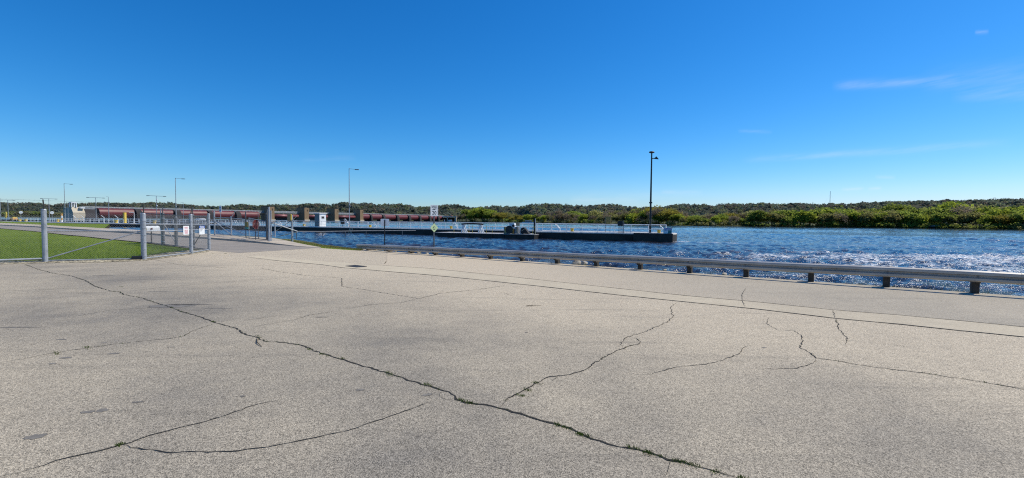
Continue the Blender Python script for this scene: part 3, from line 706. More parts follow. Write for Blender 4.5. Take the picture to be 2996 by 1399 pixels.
def htop(px, py, p): return top_z(px, py, p)-zg(p.x, p.y)
H1 = htop(422, 627, fB)
FN = thing('chain_link_fence', 'tall chain link fence with barbed wire between lawn and concrete, wrapping the mailbox corner', 'fence', G3(fB))
arm1 = Vector((.26, -.28, .42))
HA = htop(131, 615, fA)
post(FN, fA, HA, .082, 'galv', 0, arm1*.95, ()); post(FN, fB, H1, .088, 'galv', 0, arm1*.9, [.15+.3*i for i in range(6)])
post(FN, fC, htop(560, 629, fC), .078, 'galv', 0, arm1*.9, [.12+.3*i for i in range(6)])
post(FN, fD, htop(612, 627, fD), .07, 'galv', 0, None, [.1+.27*i for i in range(7)])
post(FN, fL, HA, .05)
wire = MB(); HF = H1-.06
for p, q in ((fL, fA), (fA, fB), (fB, fC), (fC, fD)): mesh_wires(wire, p, q, .04, HF)
wire.build('wire_mesh', M['wire'], FN)
def hp(px, py, p): return top_z(px, py, p)-zg(p.x, p.y)
for p, q in ((fA, fB), (fB, fC), (fC, fD)):
    w = {id(fA): (651, 675.5), id(fB): (656, 677), id(fC): (656.5, 673), id(fD): (656, 672)}
    px = {id(fA): 137, id(fB): 420, id(fC): 560, id(fD): 612}
    rail(FN, p, q, hp(px[id(p)], w[id(p)][0], p), hp(px[id(q)], w[id(q)][0], q), .022)
    rail(FN, p, q, hp(px[id(p)], w[id(p)][1], p), hp(px[id(q)], w[id(q)][1], q), .021)
    rail(FN, p, q, .06, .06, .022)
rail(FN, fA, fB, .12, hp(413, 675, fB), .022, name='brace')
rail(FN, fL, fA, .14, .14, .035)
barbs(FN, ((fL, fA), (fA, fB), (fB, fC)), HA, arm1*.9)
gf = fA.lerp(fB, .973); MB().tube(G3(gf, .04), G3(gf, HF+.12), .024, 8).build('end_rod', M['galv'], FN)
MB().bbox(G3(fA.lerp(fB, .93), .09), (.42, .12, .16), math.atan2(fB.y-fA.y, fB.x-fA.x), .03).build('black_block', M['black'], FN)  # low black block by the foot of the corner post
# second fence, on the verge of the drive
v0, v1, v2, v3 = gp(300, 697), gp(478, 717), gp(516, 720.5), gp(566, 727.5)
v0 = v1+(v1-v3)*.75
FV = thing('chain_link_fence', 'chain link fence with steep braces along the driveway, behind the notice signs', 'fence', G3(v2))
HV = htop(478, 625, v1)
post(FV, v1, HV, .085, 'galv_dark', 0, Vector((.02, -.05, .4)), [.2+.35*i for i in range(5)])
post(FV, v2, htop(516, 637, v2), .085, 'galv_dark', 0, None); post(FV, v3, HV, .075, 'galv_dark', 0, Vector((.02, -.05, .45)), [.2+.35*i for i in range(5)])
post(FV, v0, HV, .045, 'galv_dark'); MB().tube(G3(v1-(v3-v1).normalized()*.22), G3(v1-(v3-v1).normalized()*.22, HV+.25), .025, 8).build('rod', M['galv'], FV)
wire = MB(); mesh_wires(wire, v0, v1, .04, HV-.06); mesh_wires(wire, v1, v3, .04, HV-.06); mesh_wires(wire, v3, fD, .04, HV-.06); wire.build('wire_mesh', M['wire'], FV)
for p, q in ((v0, v1), (v1, v3), (v3, fD)): rail(FV, p, q, HV-.06, HV-.06, .02, 'galv_dark'); rail(FV, p, q, .05, .05, .022, 'galv_dark')
rail(FV, v1, v2, hp(481, 651, v1), .15, .021, 'galv', 'brace'); rail(FV, v3.lerp(fD, .6), v3, hp(592, 675, v3), .15, .022, 'galv_dark', 'brace')
barbs(FV, ((v0, v1), (v1, v3)), HV, Vector((.02, -.05, .42)))
# gateway fence on the raised pavement
def gk(px, py): return gp(px, py, KH)
q0, q1, q2, q3, q4 = gk(628, 688), gk(677, 691), gk(717.5, 698), gk(783, 704), gk(855, 702.5)
HG = hp(628, 636, q0)-KH
def post2(par, p, px, ytop, r, m='galv', arm=None):
    o = MB().tube(G3(p, KH-.2), G3(p, hp(px, ytop, p)), r, 10).build('post', M[m], par)
    if arm is not None:
        z = G3(p, HG+KH); MB().tube(z, z+arm, .024, 6).build('barb_arm', M['galv'], o)
    return o
FG = thing('chain_link_fence', 'grey fence panel with crossing braces left of the stop sign gateway', 'fence', G3(q1))
post2(FG, q0, 628, 617, .055); post2(FG, q1, 677, 633, .055, 'galv', Vector((.40, -.1, .55))); 
wire = MB(); mesh_wires(wire, q0, q2, KH+.05, HG-.05, .09, .0022); wire.build('wire_mesh', M['wire'], FG)
for p, q in ((q0, q1), (q1, q2)): rail(FG, p, q, HG+KH, HG+KH, .024); rail(FG, p, q, KH+.08, KH+.08, .02)
rail(FG, q0, q2, hp(631, 646, q0), hp(717, 686, q2), .03, name='brace'); rail(FG, q0, q1, hp(632, 648, q0), KH+.1, .028, name='brace')
barbs(FG, ((q0, q1), (q1, q2)), HG+KH, Vector((.1, -.05, .42)))
GT = thing('pedestrian_gate', 'wide chain link gate with a slanting top bar behind the stop sign', 'gate', G3(q2))
ga, gb = q2.lerp(q3, .035), q2.lerp(q3, .955); gm_ = q2.lerp(q3, .60); g3_ = q2.lerp(q3, .18)
fr = MB()
for p in (ga, gb): fr.tube(G3(p, KH+.06), G3(p, HG+KH+.55), .035, 8)
fr.tube(G3(gm_, KH+.06), G3(gm_, HG+KH+.5), .024, 8); fr.tube(G3(ga, KH+.06), G3(gb, KH+.06), .03, 8); fr.tube(G3(ga, HG+KH-.02), G3(gb, HG+KH-.02), .026, 8); fr.tube(G3(g3_, hp(735, 671, g3_)), G3(gb, hp(780, 671.5, gb)), .024, 8)
fr.build('frame', M['galv_dark'], GT); rail(GT, g3_, gb, hp(731, 638.5, g3_), hp(781, 649, gb), .032, name='brace')
wire = MB(); mesh_wires(wire, ga, gb, KH+.06, HG-.08, .09, .0022); wire.build('wire_mesh', M['wire'], GT)
rail(GT, g3_, g3_, KH, hp(730, 640, g3_), .03); 
bx = G3(q2.lerp(q3, .08), hp(724.5, 656.5, q2)); MB().bbox(bx, (.34, .12, .36), math.atan2(q3.y-q2.y, q3.x-q2.x), .015).build('notice_board', M['olive'], GT)
bx = G3(q2.lerp(q3, .08), hp(724.5, 667, q2)); MB().bbox(bx, (.26, .10, .16), math.atan2(q3.y-q2.y, q3.x-q2.x), .015).build('lock_box', M['teal'], GT)
barbs(GT, ((ga, gb),), HG+KH, Vector((.05, 0, .5)))
WGf = thing('chain_link_fence', 'wing fence with crossed braces between the tall gate posts and the river', 'fence', G3(q4))
post2(WGf, gk(788, 705.5), 787, 606, .065); post2(WGf, gk(783, 703.5), 782, 612, .04, 'galv_dark'); post2(WGf, gk(793.5, 704), 793, 616, .042)
post2(WGf, q4, 856, 629, .075, 'galv', Vector((.42, -.12, .36)))
qg = gk(793.5, 704); qe = gk(870, 703)
hoop = MB(); e1 = q3.lerp(q4, .15)
for yy in (651, 688): hoop.tube(G3(qg, hp(793, yy, qg)), G3(qg, hp(793, yy, qg))+Vector((.28, 0, 0)), .03, 8)
hoop.tube(G3(qg, hp(793, 651, qg))+Vector((.28, 0, 0)), G3(qg, hp(793, 694, qg))+Vector((.28, 0, 0)), .04, 8); hoop.build('latch_frame', M['galv'], WGf)
rail(WGf, qg, qe, hp(795, 651, qg), hp(866, 677, qe), .036, name='brace'); rail(WGf, qg, q4, hp(797, 686, qg), hp(852, 644, q4), .022, 'galv_dark', 'brace'); rail(WGf, gk(816, 695), qe, KH+.1, hp(866, 679, qe), .034, name='brace')
bx = G3(q4.lerp(q3, .10), hp(847, 636.5, q4)); MB().bbox(bx, (.3, .14, .5), 0, .02).build('meter_box', M['tan'], WGf)
MB().bbox(bx+Vector((.13, -.06, .02)), (.1, .06, .42), 0, .015).build('cover', M['yellow'], WGf)
# notice signs wired to the fence
def fence_sign(px0, px1, py0, py1, p, q, label):
    m_ = on_line((px0+px1)/2, (py0+py1)/2, Vector((p.x, p.y, 0)), (q-p)); d = Vector((q.x-p.x, q.y-p.y, 0)).normalized(); n = Vector((-d.y, d.x, 0))
    if n.dot(Vector((-m_.x, -m_.y, 0))) < 0: n = -n
    r = UP.cross(n); m_ = m_+n*.045; zt, zb = top_z((px0+px1)/2, py0, m_), top_z((px0+px1)/2, py1, m_)
    a, b = on_line(px0, py0, m_, d), on_line(px1, py0, m_, d); w = (b-a).length
    c = Vector((m_.x, m_.y, (zt+zb)/2)); t = thing('notice_sign', label, 'sign', (c.x, c.y, zb)); return t, c, r, n, w, zt-zb
t, c, r, n, w, h = fence_sign(533.5, 550.5, 661, 686.5, fB, fC, 'white notice board with faint red print wired to the fence left of a post')
pb = panel(c, r, UP, w, h, .006, .03).build('panel', M['signwhite'], t); mb = MB()
for row, (yy, hh, ws) in enumerate(((.36, .05, (.5,)), (.27, .07, (.12, .12, .14, .1)), (.17, .03, (.5,)), (.0, .10, (.2, .1, .14)), (-.14, .03, (.6,)), (-.2, .03, (.55,)), (-.26, .03, (.6,)), (-.32, .03, (.5,)), (-.38, .03, (.6,)))):
    x = -sum(ws)/2-.03*(len(ws)-1)
    for q in ws:
        mb.prism([c+n*.002+r*(w*a)+UP*(h*(yy+b)) for a, b in ((x, -hh/2), (x+q, -hh/2), (x+q, hh/2), (x, hh/2))], n*.001); x += q+.06
mb.build('print', M['redink'], pb)
t, c, r, n, w, h = fence_sign(580.5, 596, 661, 686, fC, fD, 'white notice sign with a blue heading wired to the last fence panel')
pb = panel(c, r, UP, w, h, .006, .03).build('panel', M['signwhite'], t)
hd = panel(c+UP*(h*.37)+n*.004, r, UP, w*1.06, h*.27, .004, .02).build('heading', M['blue'], pb)
text_mesh('Notice', w*.30, 'lettering', M['signwhite'], pb, c+UP*(h*.37)+n*.005, r, UP, .002)
mb = MB()
for yy, a0, a1 in ((.15, -.36, .38), (.03, -.36, .1), (-.09, -.36, .0)): mb.prism([c+n*.002+r*(w*a)+UP*(h*(yy+b)) for a, b in ((a0, -.02), (a1, -.02), (a1, .02), (a0, .02))], n*.001)
mb.build('print', M['ink'], pb)
# mailbox on the verge
b = gp(443.5, 711); t = thing('mailbox', 'large white rural mailbox on a thin post behind the corner fence', 'mailbox', G3(b))
e = Vector((-.25, -.97, 0)).normalized(); s_ = UP.cross(e); zt = top_z(443, 661, b); zb = top_z(443, 677.5, b); hh = zt-zb
def arch(o_, w, h): return [b.xy.to_3d()+e*o_+s_*(w/2*math.cos(a))+UP*(zb+h*.55+h*.45*math.sin(a)) for a in np.linspace(0, PI, 9)]+[b.xy.to_3d()+e*o_-s_*(w/2)+UP*zb, b.xy.to_3d()+e*o_+s_*(w/2)+UP*zb]
MB().prism(arch(-.42, .32, hh), e*.82).build('box', M['white'], t); MB().prism(arch(.40, .335, hh+.01), e*.03).build('door', M['tan'], t)
MB().tube(G3(b, -.2), (b.x, b.y, zb), .035, 8).build('post', M['wood'], t)
MB().box(b.xy.to_3d()+s_*.175+UP*(zb+hh*.5)+e*.1, (.02, .12, .12)).build('flag', M['stopred'], t)

# ================================================================== LOCK WALL AND WHAT STANDS ON IT
wang = math.atan2(WD.y, WD.x)
LW = thing('lock_guide_wall', 'long dark concrete lock guide wall reaching out into the river to a rounded end', 'concrete wall', W0)
WLEN, WTH = 225.0, 3.6
base = [Vector((W0.x, W0.y, 0))+WD*(1.2*(1-math.sin(a)))*1.0+WNn*(WTH/2-WTH/2*math.cos(a)) for a in np.linspace(0, PI/2, 7)]
outl = []
for k in range(13):
    a = -PI/2+PI*k/12; outl.append(Vector((W0.x, W0.y, 0))+WD*(.9-.9*math.cos(a))+WNn*((WTH+WOFF)/2+(WTH+WOFF)/2*math.sin(a)))
o0 = Vector((W0.x, W0.y, 0)); outl = [o0+WD*WLEN+WNn*WOFF, o0+WD*TB+WNn*WOFF, o0+WD*TB]+outl+[outl[-1]+WD*WLEN]
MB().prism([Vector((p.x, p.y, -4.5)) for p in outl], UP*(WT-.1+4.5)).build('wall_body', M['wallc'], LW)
ce = Vector((W0.x, W0.y, 0))+WD*8+WNn*1.5
grow = lambda p, d: p+((p-(ce if (p-ce).dot(WD) < 0 else ce+WD*(p-ce).dot(WD))).normalized())*d
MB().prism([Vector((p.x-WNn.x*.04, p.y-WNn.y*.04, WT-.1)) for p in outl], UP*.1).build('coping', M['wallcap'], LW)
jm = MB()
for k in range(1, 28):
    c = Vector((W0.x, W0.y, 0))+WD*(k*7.4)+WNn*(WOFF if k*7.4 > TB else 0); jm.box((c.x-WNn.x*.004, c.y-WNn.y*.004, -.6), (.05, .02, 1.6), wang)
jm.build('joint', M['black'], LW)
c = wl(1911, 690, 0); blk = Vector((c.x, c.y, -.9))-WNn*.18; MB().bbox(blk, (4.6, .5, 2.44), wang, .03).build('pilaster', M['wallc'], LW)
def railing(lbl, off, t0, t1, step, name='railing', P0=W0, D=WD, NN=WNn, zt=WT, m='white_rail', h=1.07):
    R = thing(name, lbl, 'railing', P0)
    f = lambda t, z: Vector((P0.x, P0.y, 0))+D*t+NN*off+UP*(zt+z)
    MB().tube(f(t0, h), f(t1, h), .034, 6).build('top_rail', M[m], R); MB().tube(f(t0, h*.5), f(t1, h*.5), .026, 6).build('middle_rail', M[m], R)
    c = f((t0+t1)/2, .06); MB().box(c, (abs(t1-t0), .012, .10), math.atan2(D.y, D.x)).build('toe_board', M[m], R)
    me = MB().tube(f(t0, 0), f(t0, h), .038, 6).build('post', M[m], R); n = int(abs(t1-t0)/step)
    for k in range(1, n+1):
        q = dup(me, R); dv = D*((t1-t0)*k/n); q.location = dv
    return R
railing('near pipe railing on the end block of the lock wall, right of the barge', .25, 1.0, TB-.2, 2.05)
railing('near pipe railing along the lock wall from the barge to the left edge', WOFF+.25, TB+.5, 185, 2.15)
railing('rear pipe railing along the far edge of the lock guide wall', WOFF+WTH-.25, 1.6, 185, 2.35)
def wall_lamp(px, py_base, py_top, arm, label, m, back=1.2, dark=False, r=.085):
    p = wl(px, py_base, back); z1 = top_z(px, py_top, p); t = thing('lamp_post', label, 'lamp post', p)
    MB().tube(p, (p.x, p.y, z1), r, 10, r*.62).build('pole', M[m], t); MB().bbox(p+UP*.06, (.42, .42, .12), wang, .02).build('base_plate', M['galv_dark'], t)
    zb = p.z+(z1-p.z)*.38; MB().tube((p.x, p.y, zb-.05), (p.x, p.y, zb+.12), r*1.5, 10).build('collar', M[m], t)
    if dark:
        MB().ball((p.x+.0, p.y, z1+.05), .36, 12, 6, (1, .8, .35)).build('lamp_head', M[m], t)
        e = p.xy.to_3d()+UP*(z1-.75); MB().tube(e, e+Vector((.5, 0, .1)), .05, 6).build('bracket', M[m], t)
        MB().prism([e+Vector((.35, -.12, .0)), e+Vector((.85, -.12, -.05)), e+Vector((.55, -.12, .28))], Vector((0, .24, 0))).build('floodlight', M[m], t)
    else:
        e = Vector((p.x, p.y, z1-.05)); q = e+Vector((arm, 0, -.12)); MB().tube(e, q, .035, 8, .025).build('arm', M[m], t)
        MB().bbox(q+Vector((.25, 0, -.03)), (.72, .3, .13), 0, .05).build('lamp_head', M['galv_dark'], t)
        MB().bbox(p+Vector((.14, -.03, (z1-p.z)*.36)), (.16, .2, .3), 0, .02).build('junction_box', M['galv_dark'], t)
wall_lamp(191, 648, 537, 1.7, 'tall grey lamp post with one arm left of the red dam gates', 'galv')
wall_lamp(516, 657, 521, 1.55, 'tall grey lamp post with one arm rising behind the notice signs and mailbox', 'galv')
wall_lamp(1022.5, 667, 493, 1.15, 'tall grey lamp post with one arm just right of the last dam pier tower', 'galv')
wall_lamp(1902, 683, 447, 0, 'tall black lamp post with a domed head near the end of the lock wall', 'black', .9, True, .13)
wall_lamp(2.5, 648, 580, -1.2, 'lamp post at the left picture edge with a dark head', 'galv', 1.0)
# the river wall of the lock behind, with its T-shaped lamps
P2 = Vector((W0.x, W0.y, 0))+WNn*37; W2t = lambda px, py=650, back=1.0: (lambda p: Vector((p.x, p.y, WT)))(on_line(px, py, P2+WNn*back, WD))
p2a = on_line(600, 650, P2, WD); t2 = (p2a-P2).dot(WD)
LW2 = thing('lock_river_wall', 'second concrete lock wall behind the first, carrying the T shaped lamps', 'concrete wall', (p2a.x, p2a.y, WT))
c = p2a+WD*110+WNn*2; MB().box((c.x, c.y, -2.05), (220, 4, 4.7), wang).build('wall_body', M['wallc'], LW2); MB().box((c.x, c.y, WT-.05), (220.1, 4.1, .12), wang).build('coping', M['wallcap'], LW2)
railing('farther pipe railing on the second lock wall under the T shaped lamps', .3, t2+1, t2+190, 2.5, P0=P2)
for px, py, w, lb in ((25, 586, 2.7, 'double arm lamp nearest the left picture edge'), (145, 581.5, 2.9, 'double arm lamp just right of the thick left fence post'), (282, 578.5, 2.9, 'double arm lamp in front of the left end of the red gates'), (459, 573.5, 2.8, 'double arm lamp between the mailbox and the tall single arm lamp')):
    p = W2t(px); z1 = top_z(px, py, p); t = thing('double_arm_lamp', lb, 'lamp post', p, 0, 'T shaped lamps on the second lock wall')
    MB().tube(p, (p.x, p.y, z1), .12, 8, .08).build('pole', M['galv'], t); MB().tube((p.x-w, p.y, z1+.1), (p.x+w, p.y, z1-.12), .06, 6).build('arm', M['galv'], t)
    for s in (-1, 1): MB().bbox((p.x+s*(w+.2), p.y, z1-.1*s-.05), (.9, .4, .18), 0, .05).build('lamp_head', M['galv_dark'], t)
    if px == 459:
        for f_ in (.62, .85): MB().tube((p.x, p.y, p.z+(z1-p.z)*f_), (p.x+.5, p.y-.1, p.z+(z1-p.z)*f_), .16, 6).build('camera', M['white'], t)
for px, py, lb in ((319, 576, 'bare grey mast right of the third double arm lamp'), (200, 597, 'thin bare mast just right of the leftmost tall lamp post'), (537, 592, 'thin bare mast behind the red print notice board')):
    p = W2t(px); z1 = top_z(px, py, p); t = thing('mast', lb, 'mast', p)
    MB().tube(p, (p.x, p.y, z1), .13 if px == 319 else .07, 8, .06).build('pole', M['galv'], t); MB().tube((p.x, p.y, z1), (p.x-.8, p.y, z1), .04, 5).build('stub', M['galv'], t)
# white hut on the wall
p = wl(937.5, 664.5, 1.1, WT); zt = top_z(937, 624.5, p); HH = zt-WT
S = thing('guard_hut', 'narrow white hut, its shaded sides coloured grey, with one dark window on the lock wall', 'hut', p, wang)
hw, hd_ = 1.22, 1.5
b_ = MB(); b_.box((0, 0, HH/2-.04), (hw, hd_, HH-.08))
for k in range(9): b_.box((-hw/2-.008, -hd_/2+.12+k*.16, HH*.33), (.016, .02, HH*.6))
b_.build('walls', M['white'], S, False); MB().box((0, 0, HH-.06), (hw+.26, hd_+.26, .10)).build('roof', M['white'], S, False)
w_ = MB(); w_.box((-hw/2-.02, 0, HH*.70), (.05, .82, .52)); w_ = w_.build('window', M['white'], S, False)
MB().box((-hw/2-.05, -.17, HH*.70), (.02, .30, .40)).build('pane', M['glass'], w_, False); MB().box((-hw/2-.05, .17, HH*.70), (.02, .30, .40)).build('pane', M['glass'], w_, False)
s0 = MB(); s0.box((0, -hd_/2-.006, HH/2-.06), (hw-.04, .012, HH-.14)); s0.box((0, hd_/2+.006, HH/2-.06), (hw-.04, .012, HH-.14)); s0.build('side_shade', M['grey'], S, False)  # grey sheets put the shade of the side walls into their colour
# ladder grab rails, bitts and boards along the wall
for px, y0, y1, lb in ((818, 663, 648.5, 'white bent ladder rail left of the white hut'), (1096, 666, 651, 'white bent ladder rail left of the blank sign'), (1335, 671, 653, 'white bent ladder rail right of the speed sign'), (1636, 677, 657, 'white bent ladder rail above the wall right of the barge'), (1944, 684, 661, 'white bent ladder rail by the teal gauge board'), (690, 660, 645, 'white bent ladder rail behind the left panel of the gateway fence'), (755, 661, 646, 'white bent ladder rail seen through the gate past the stop sign')):
    p = wl(px, y0, .12, WT); h = top_z(px, y1, p)-WT; t = MB()
    for s in (0, .45): t.path([p+WNn*s, p+WNn*s+UP*(h*.45), p+WNn*s+UP*h-WD*-.55], .045, 6)
    tag(t.build('ladder_rail', M['white']), lb, 'ladder rail', 'ladder rails on the lock wall')
def bitt(px, y, lb, s=1.0, m='yellow', back=.75):
    p = wl(px, y, back, WT); t = thing('mooring_bitt', lb, 'mooring bitt', p, 0, 'mooring bitts on the lock wall'); 
    MB().tube(p, p+UP*(.42*s), .20*s, 12).build('drum', M[m], t); MB().tube(p+UP*(.42*s), p+UP*(.52*s), .27*s, 12).build('head', M['white'] if m == 'cream' else M[m], t); MB().bbox(p+UP*.03, (.6*s, .6*s, .06), wang, .01).build('base', M[m], t)
for px, y, lb in ((1928, 683, 'yellow mooring bitt right of the black lamp post'), (1674, 677, 'pale yellow mooring bitt beside a bent ladder rail right of the barge'), (1083, 666, 'yellow mooring bitt between the grey lamp post and blank sign'), (890, 664, 'yellow mooring bitt left of the white hut'), (1320, 670, 'pale mooring bitt right of the speed sign diamond')): bitt(px, y, lb)
for px, lb in ((58, 'leftmost yellow mooring bitt on the lock wall'), (76, 'yellow mooring bitt left of the thick left fence post'), (169, 'yellow mooring bitt right of the thick left fence post'), (340, 'cream mooring bitt under the first red gate'), (452, 'yellow mooring bitt above the mailbox')): bitt(px, 650, lb, 1.5)
# boards
p = wl(1778, 680, 2.4, WT); t = thing('sign_board', 'olive yellow back of a board standing above the rear railing', 'sign board', p, wang+.12)
z0, z1 = top_z(1778, 656, p)-WT, top_z(1778, 634, p)-WT
MB().box((0, 0, (z0+z1)/2), (.72, .05, z1-z0)).build('panel', M['olive'], t, False); e_ = MB()
for s in (-1, 1): e_.tube((s*.30, .05, 0), (s*.30, .05, z1-.1), .03, 6)
e_.build('post', M['galv_dark'], t, False); MB().box((-.375, -.01, (z0+z1)/2), (.03, .09, z1-z0+.03)).build('edge_strip', M['yellow'], t, False)
p = wl(1815, 684, .2, WT); z1 = top_z(1815, 647, p)-WT; z0 = top_z(1815, 661, p)-WT
t = thing('control_cabinet', 'black control cabinet on legs at the front of the lock wall', 'cabinet', p, wang)
MB().bbox((0, 0, (z0+z1)/2), (.62, .4, z1-z0), 0, .02).build('box', M['black'], t, False); 
for x in (-.27, -.12, .02, .14, .27): MB().tube((x, 0, -.02), (x, 0, z0), .022, 6).build('leg', M['galv_dark'], t, False)
MB().tube((-.4, 0, -.3), (-.4, 0, z1+.1), .04, 8).build('mast', M['galv_dark'], t, False)
p = wl(1953, 700, -.02, -.3); r = -WD; u = UP; n = -WNn; za, zb_ = top_z(1953, 668, p), WZ-.1; a_ = wl(1941, 690, -.02); b_ = wl(1966, 690, -.02); W_ = (b_-a_).length
t = thing('gauge_board', 'pale and teal water gauge board fixed to the end of the lock wall', 'gauge board', Vector((p.x, p.y, zb_)))
cb = Vector((p.x, p.y, (za+zb_)/2)); hb = za-zb_
MB().prism([cb+r*a+u*b+n*.05 for a, b in ((-W_/2, -hb/2), (W_/2, -hb/2), (W_/2, hb/2), (-W_/2, hb/2))], -n*.05).build('backing', M['signback'], t)
MB().prism([cb+r*a+u*b+n*.055 for a, b in ((W_*.05, -hb*.5), (W_*.45, -hb*.5), (W_*.45, hb*.36), (W_*.05, hb*.36))], n*.01).build('teal_panel', M['teal'], t)
mb = MB(); mb.prism([cb+r*a+u*b+n*.055 for a, b in ((-W_/2, hb*.42), (W_/2, hb*.42), (W_/2, hb*.5), (-W_/2, hb*.5))], n*.02)
for yy in (.1, -.25, .35): mb.prism([cb+r*a+u*(hb*yy+b)+n*.056 for a, b in ((-W_*.45, -.015), (W_*.0, -.015), (W_*.0, .015), (-W_*.45, .015))], n*.004)
mb.build('marking', M['blue'], t)
# dark hydraulic cabinet and tripod by the grey lamp
p = wl(1003, 665, 1.4, WT); z1 = top_z(1003, 642, p)-WT; z0 = top_z(1003, 656, p)-WT
t = thing('hoist_box', 'dark hoist box on a bracket left of the grey lamp post', 'hoist', p, wang)
MB().bbox((0, 0, (z0+z1)/2), (.62, .5, z1-z0), 0, .05).build('box', M['black'], t, False); MB().tube((0, 0, 0), (0, 0, z0), .06, 8).build('leg', M['galv_dark'], t, False)
MB().path([(-.5, 0, .2), (-.5, 0, z1+.1), (-1.0, 0, z1-.25)], .05, 6).build('arm', M['white'], t, False); MB().bbox((-.85, -.05, z0+.35), (.6, .3, .18), 0, .03).build('seat', M['white'], t, False)
p = wl(1028, 669, -.12, 0); t = MB()
for s in (-.42, -.1, .22): t.prism([p+WD*s+UP*(WT+.02), p+WD*(s+.12)+UP*(WT+.02), p+WD*(s+.42)+UP*WZ, p+WD*(s+.30)+UP*WZ], -WNn*.05)
t = t.build('access_steps', M['cream']); tag(t, 'pale slanted planks leaning on the wall below the grey lamp post', 'planks')
# drowned pipe rail in front of the wall
PR = [(867, 677.3, 697), (944.5, 677.6, 694.5), (1010, 676.6, 692.5), (1071, 675.6, 690.5), (1177, 675, 688.5)]
bs = [wp(a, c) for a, b, c in PR]; t = thing('pipe_barrier', 'low pipe barrier standing in the flooded river beside the lock wall', 'barrier', bs[2])
tp = [Vector((q.x, q.y, top_z(a, b, q))) for (a, b, c), q in zip(PR, bs)]; MB().path(tp+[tp[-1]+(tp[-1]-tp[-2])*.4], .05, 8).build('rail', M['barrier'], t)
for q, k in zip(bs, tp): MB().tube(q-UP*1.2, k, .05, 8).build('post', M['galv_dark'], t)
# ================================================================== BARGE MOORED AT THE WALL
BA, BB = wp(1292, 692), wp(1563, 699)
BDv = Vector((BB.x-BA.x, BB.y-BA.y, 0)); BL = BDv.length; BDv.normalize(); BN = Vector((-BDv.y, BDv.x, 0))
if BN.y < 0: BN = -BN
bang = math.atan2(BDv.y, BDv.x); DZ = top_z(1560, 686.6, BB)
BT = thing('work_barge', 'low black flat barge moored against the lock wall', 'barge', Vector((BA.x, BA.y, WZ)), bang)
h_ = DZ-WZ; BWD = 4.0
MB().prism([(-.15, 0, -.5), (BL, 0, -.5), (BL, 0, h_-.04), (-1.15, 0, h_-.04), (-.75, 0, .1)], Vector((0, BWD, 0))).build('hull', M['hull'], BT, False)
MB().bbox((BL/2-.55, BWD/2, h_-.01), (BL+1.1, BWD, .06), 0, .015).build('deck', M['deck'], BT, False)
rb = MB()
for k in range(8): rb.box((1.0+k*BL/8, -.03, h_*.45), (.10, .06, h_*.75))
rb.box((BL/2-.4, -.05, h_-.10), (BL+.8, .10, .10)); rb.build('rub_rail', M['hull'], BT, False)
def bp(px, off=.3):     # place on the deck in picture column px (barge's own axes)
    p = on_line(px, 680, BA.xy.to_3d()+BN*off, BDv); return (p-BA.xy.to_3d()).dot(BDv)
def bw(px, off=.3): p = BA.xy.to_3d()+BDv*bp(px, off)+BN*off; p.z = DZ+.02; return p
for px, off, y in ((1328, .15, 659), (1382, .15, 659), (1423, .15, 659), (1440, .15, 660), (1372, 2.2, 655), (1478, .12, 664), (1501, .12, 665), (1513, .12, 665), (1558.5, .12, 665), (1566, .12, 665)):
    q = bw(px, off); z = top_z(px, y, q); x = bp(px, off); MB().tube((x, off, h_), (x, off, h_+z-DZ), .028, 6).build('stanchion', M['yellow'], BT, False)
ch = MB(); xs = [bp(v, .15) for v in (1328, 1382, 1423, 1440, 1478)]
for a, b in zip(xs, xs[1:]):
    for zz in (.55, .95): 
        for i in range(4): 
            s = lambda u: zz-.12*4*u*(1-u); ch.tube((a+(b-a)*i/4, .15, h_+s(i/4)), (a+(b-a)*(i+1)/4, .15, h_+s((i+1)/4)), .010, 4, cap=False)
ch.build('chain', M['galv'], BT, False)
MB().path([(bp(1558.5, .12), .12, h_+.98), (bp(1566, .12), .12, h_+.98)], .03, 6).build('hand_loop', M['yellow'], BT, False)
def onb(name, label, cat, px, off, grp=None): q = bw(px, off); return thing(name, label, cat, q, bang, grp)
# trestle bench
t = onb('trestle_bench', 'black beam resting on two white A frame trestles on the barge deck', 'trestle', 1383, 1.2)
xa, xb = bp(1352, 1.2)-bp(1383, 1.2), bp(1412, 1.2)-bp(1383, 1.2); zt = top_z(1383, 656.5, bw(1383, 1.2))-DZ
bm_ = MB()
for i in range(6): 
    u0, u1 = i/6, (i+1)/6; sg = lambda u: zt-.02+.10*math.sin(PI*u); L_ = lambda u: xa-.1+(xb-xa+.2)*u
    bm_.tube((L_(u0), 0, sg(u0)), (L_(u1), 0, sg(u1)), .10, 8)
bm_.build('beam', M['rubber'], t, False)
for x in (xa+.25, xb-.35):
    MB().box((x+.05, 0, zt-.14), (.55, .5, .09)).build('trestle_top', M['white'], t, False)
    for dx in (-.22, .42):
        MB().prism([(x-.06, -.22, zt-.16), (x+.10, -.22, zt-.16), (x+.10+dx, -.30, 0), (x-.06+dx, -.30, 0)], Vector((0, .07, 0))).build('leg', M['white'], t, False)
        MB().prism([(x-.06, .22, zt-.16), (x+.10, .22, zt-.16), (x+.10+dx, .30, 0), (x-.06+dx, .30, 0)], Vector((0, -.07, 0))).build('leg', M['white'], t, False)
    MB().box((x+.12, 0, zt*.35), (.5, .06, .08)).build('brace', M['white'], t, False)
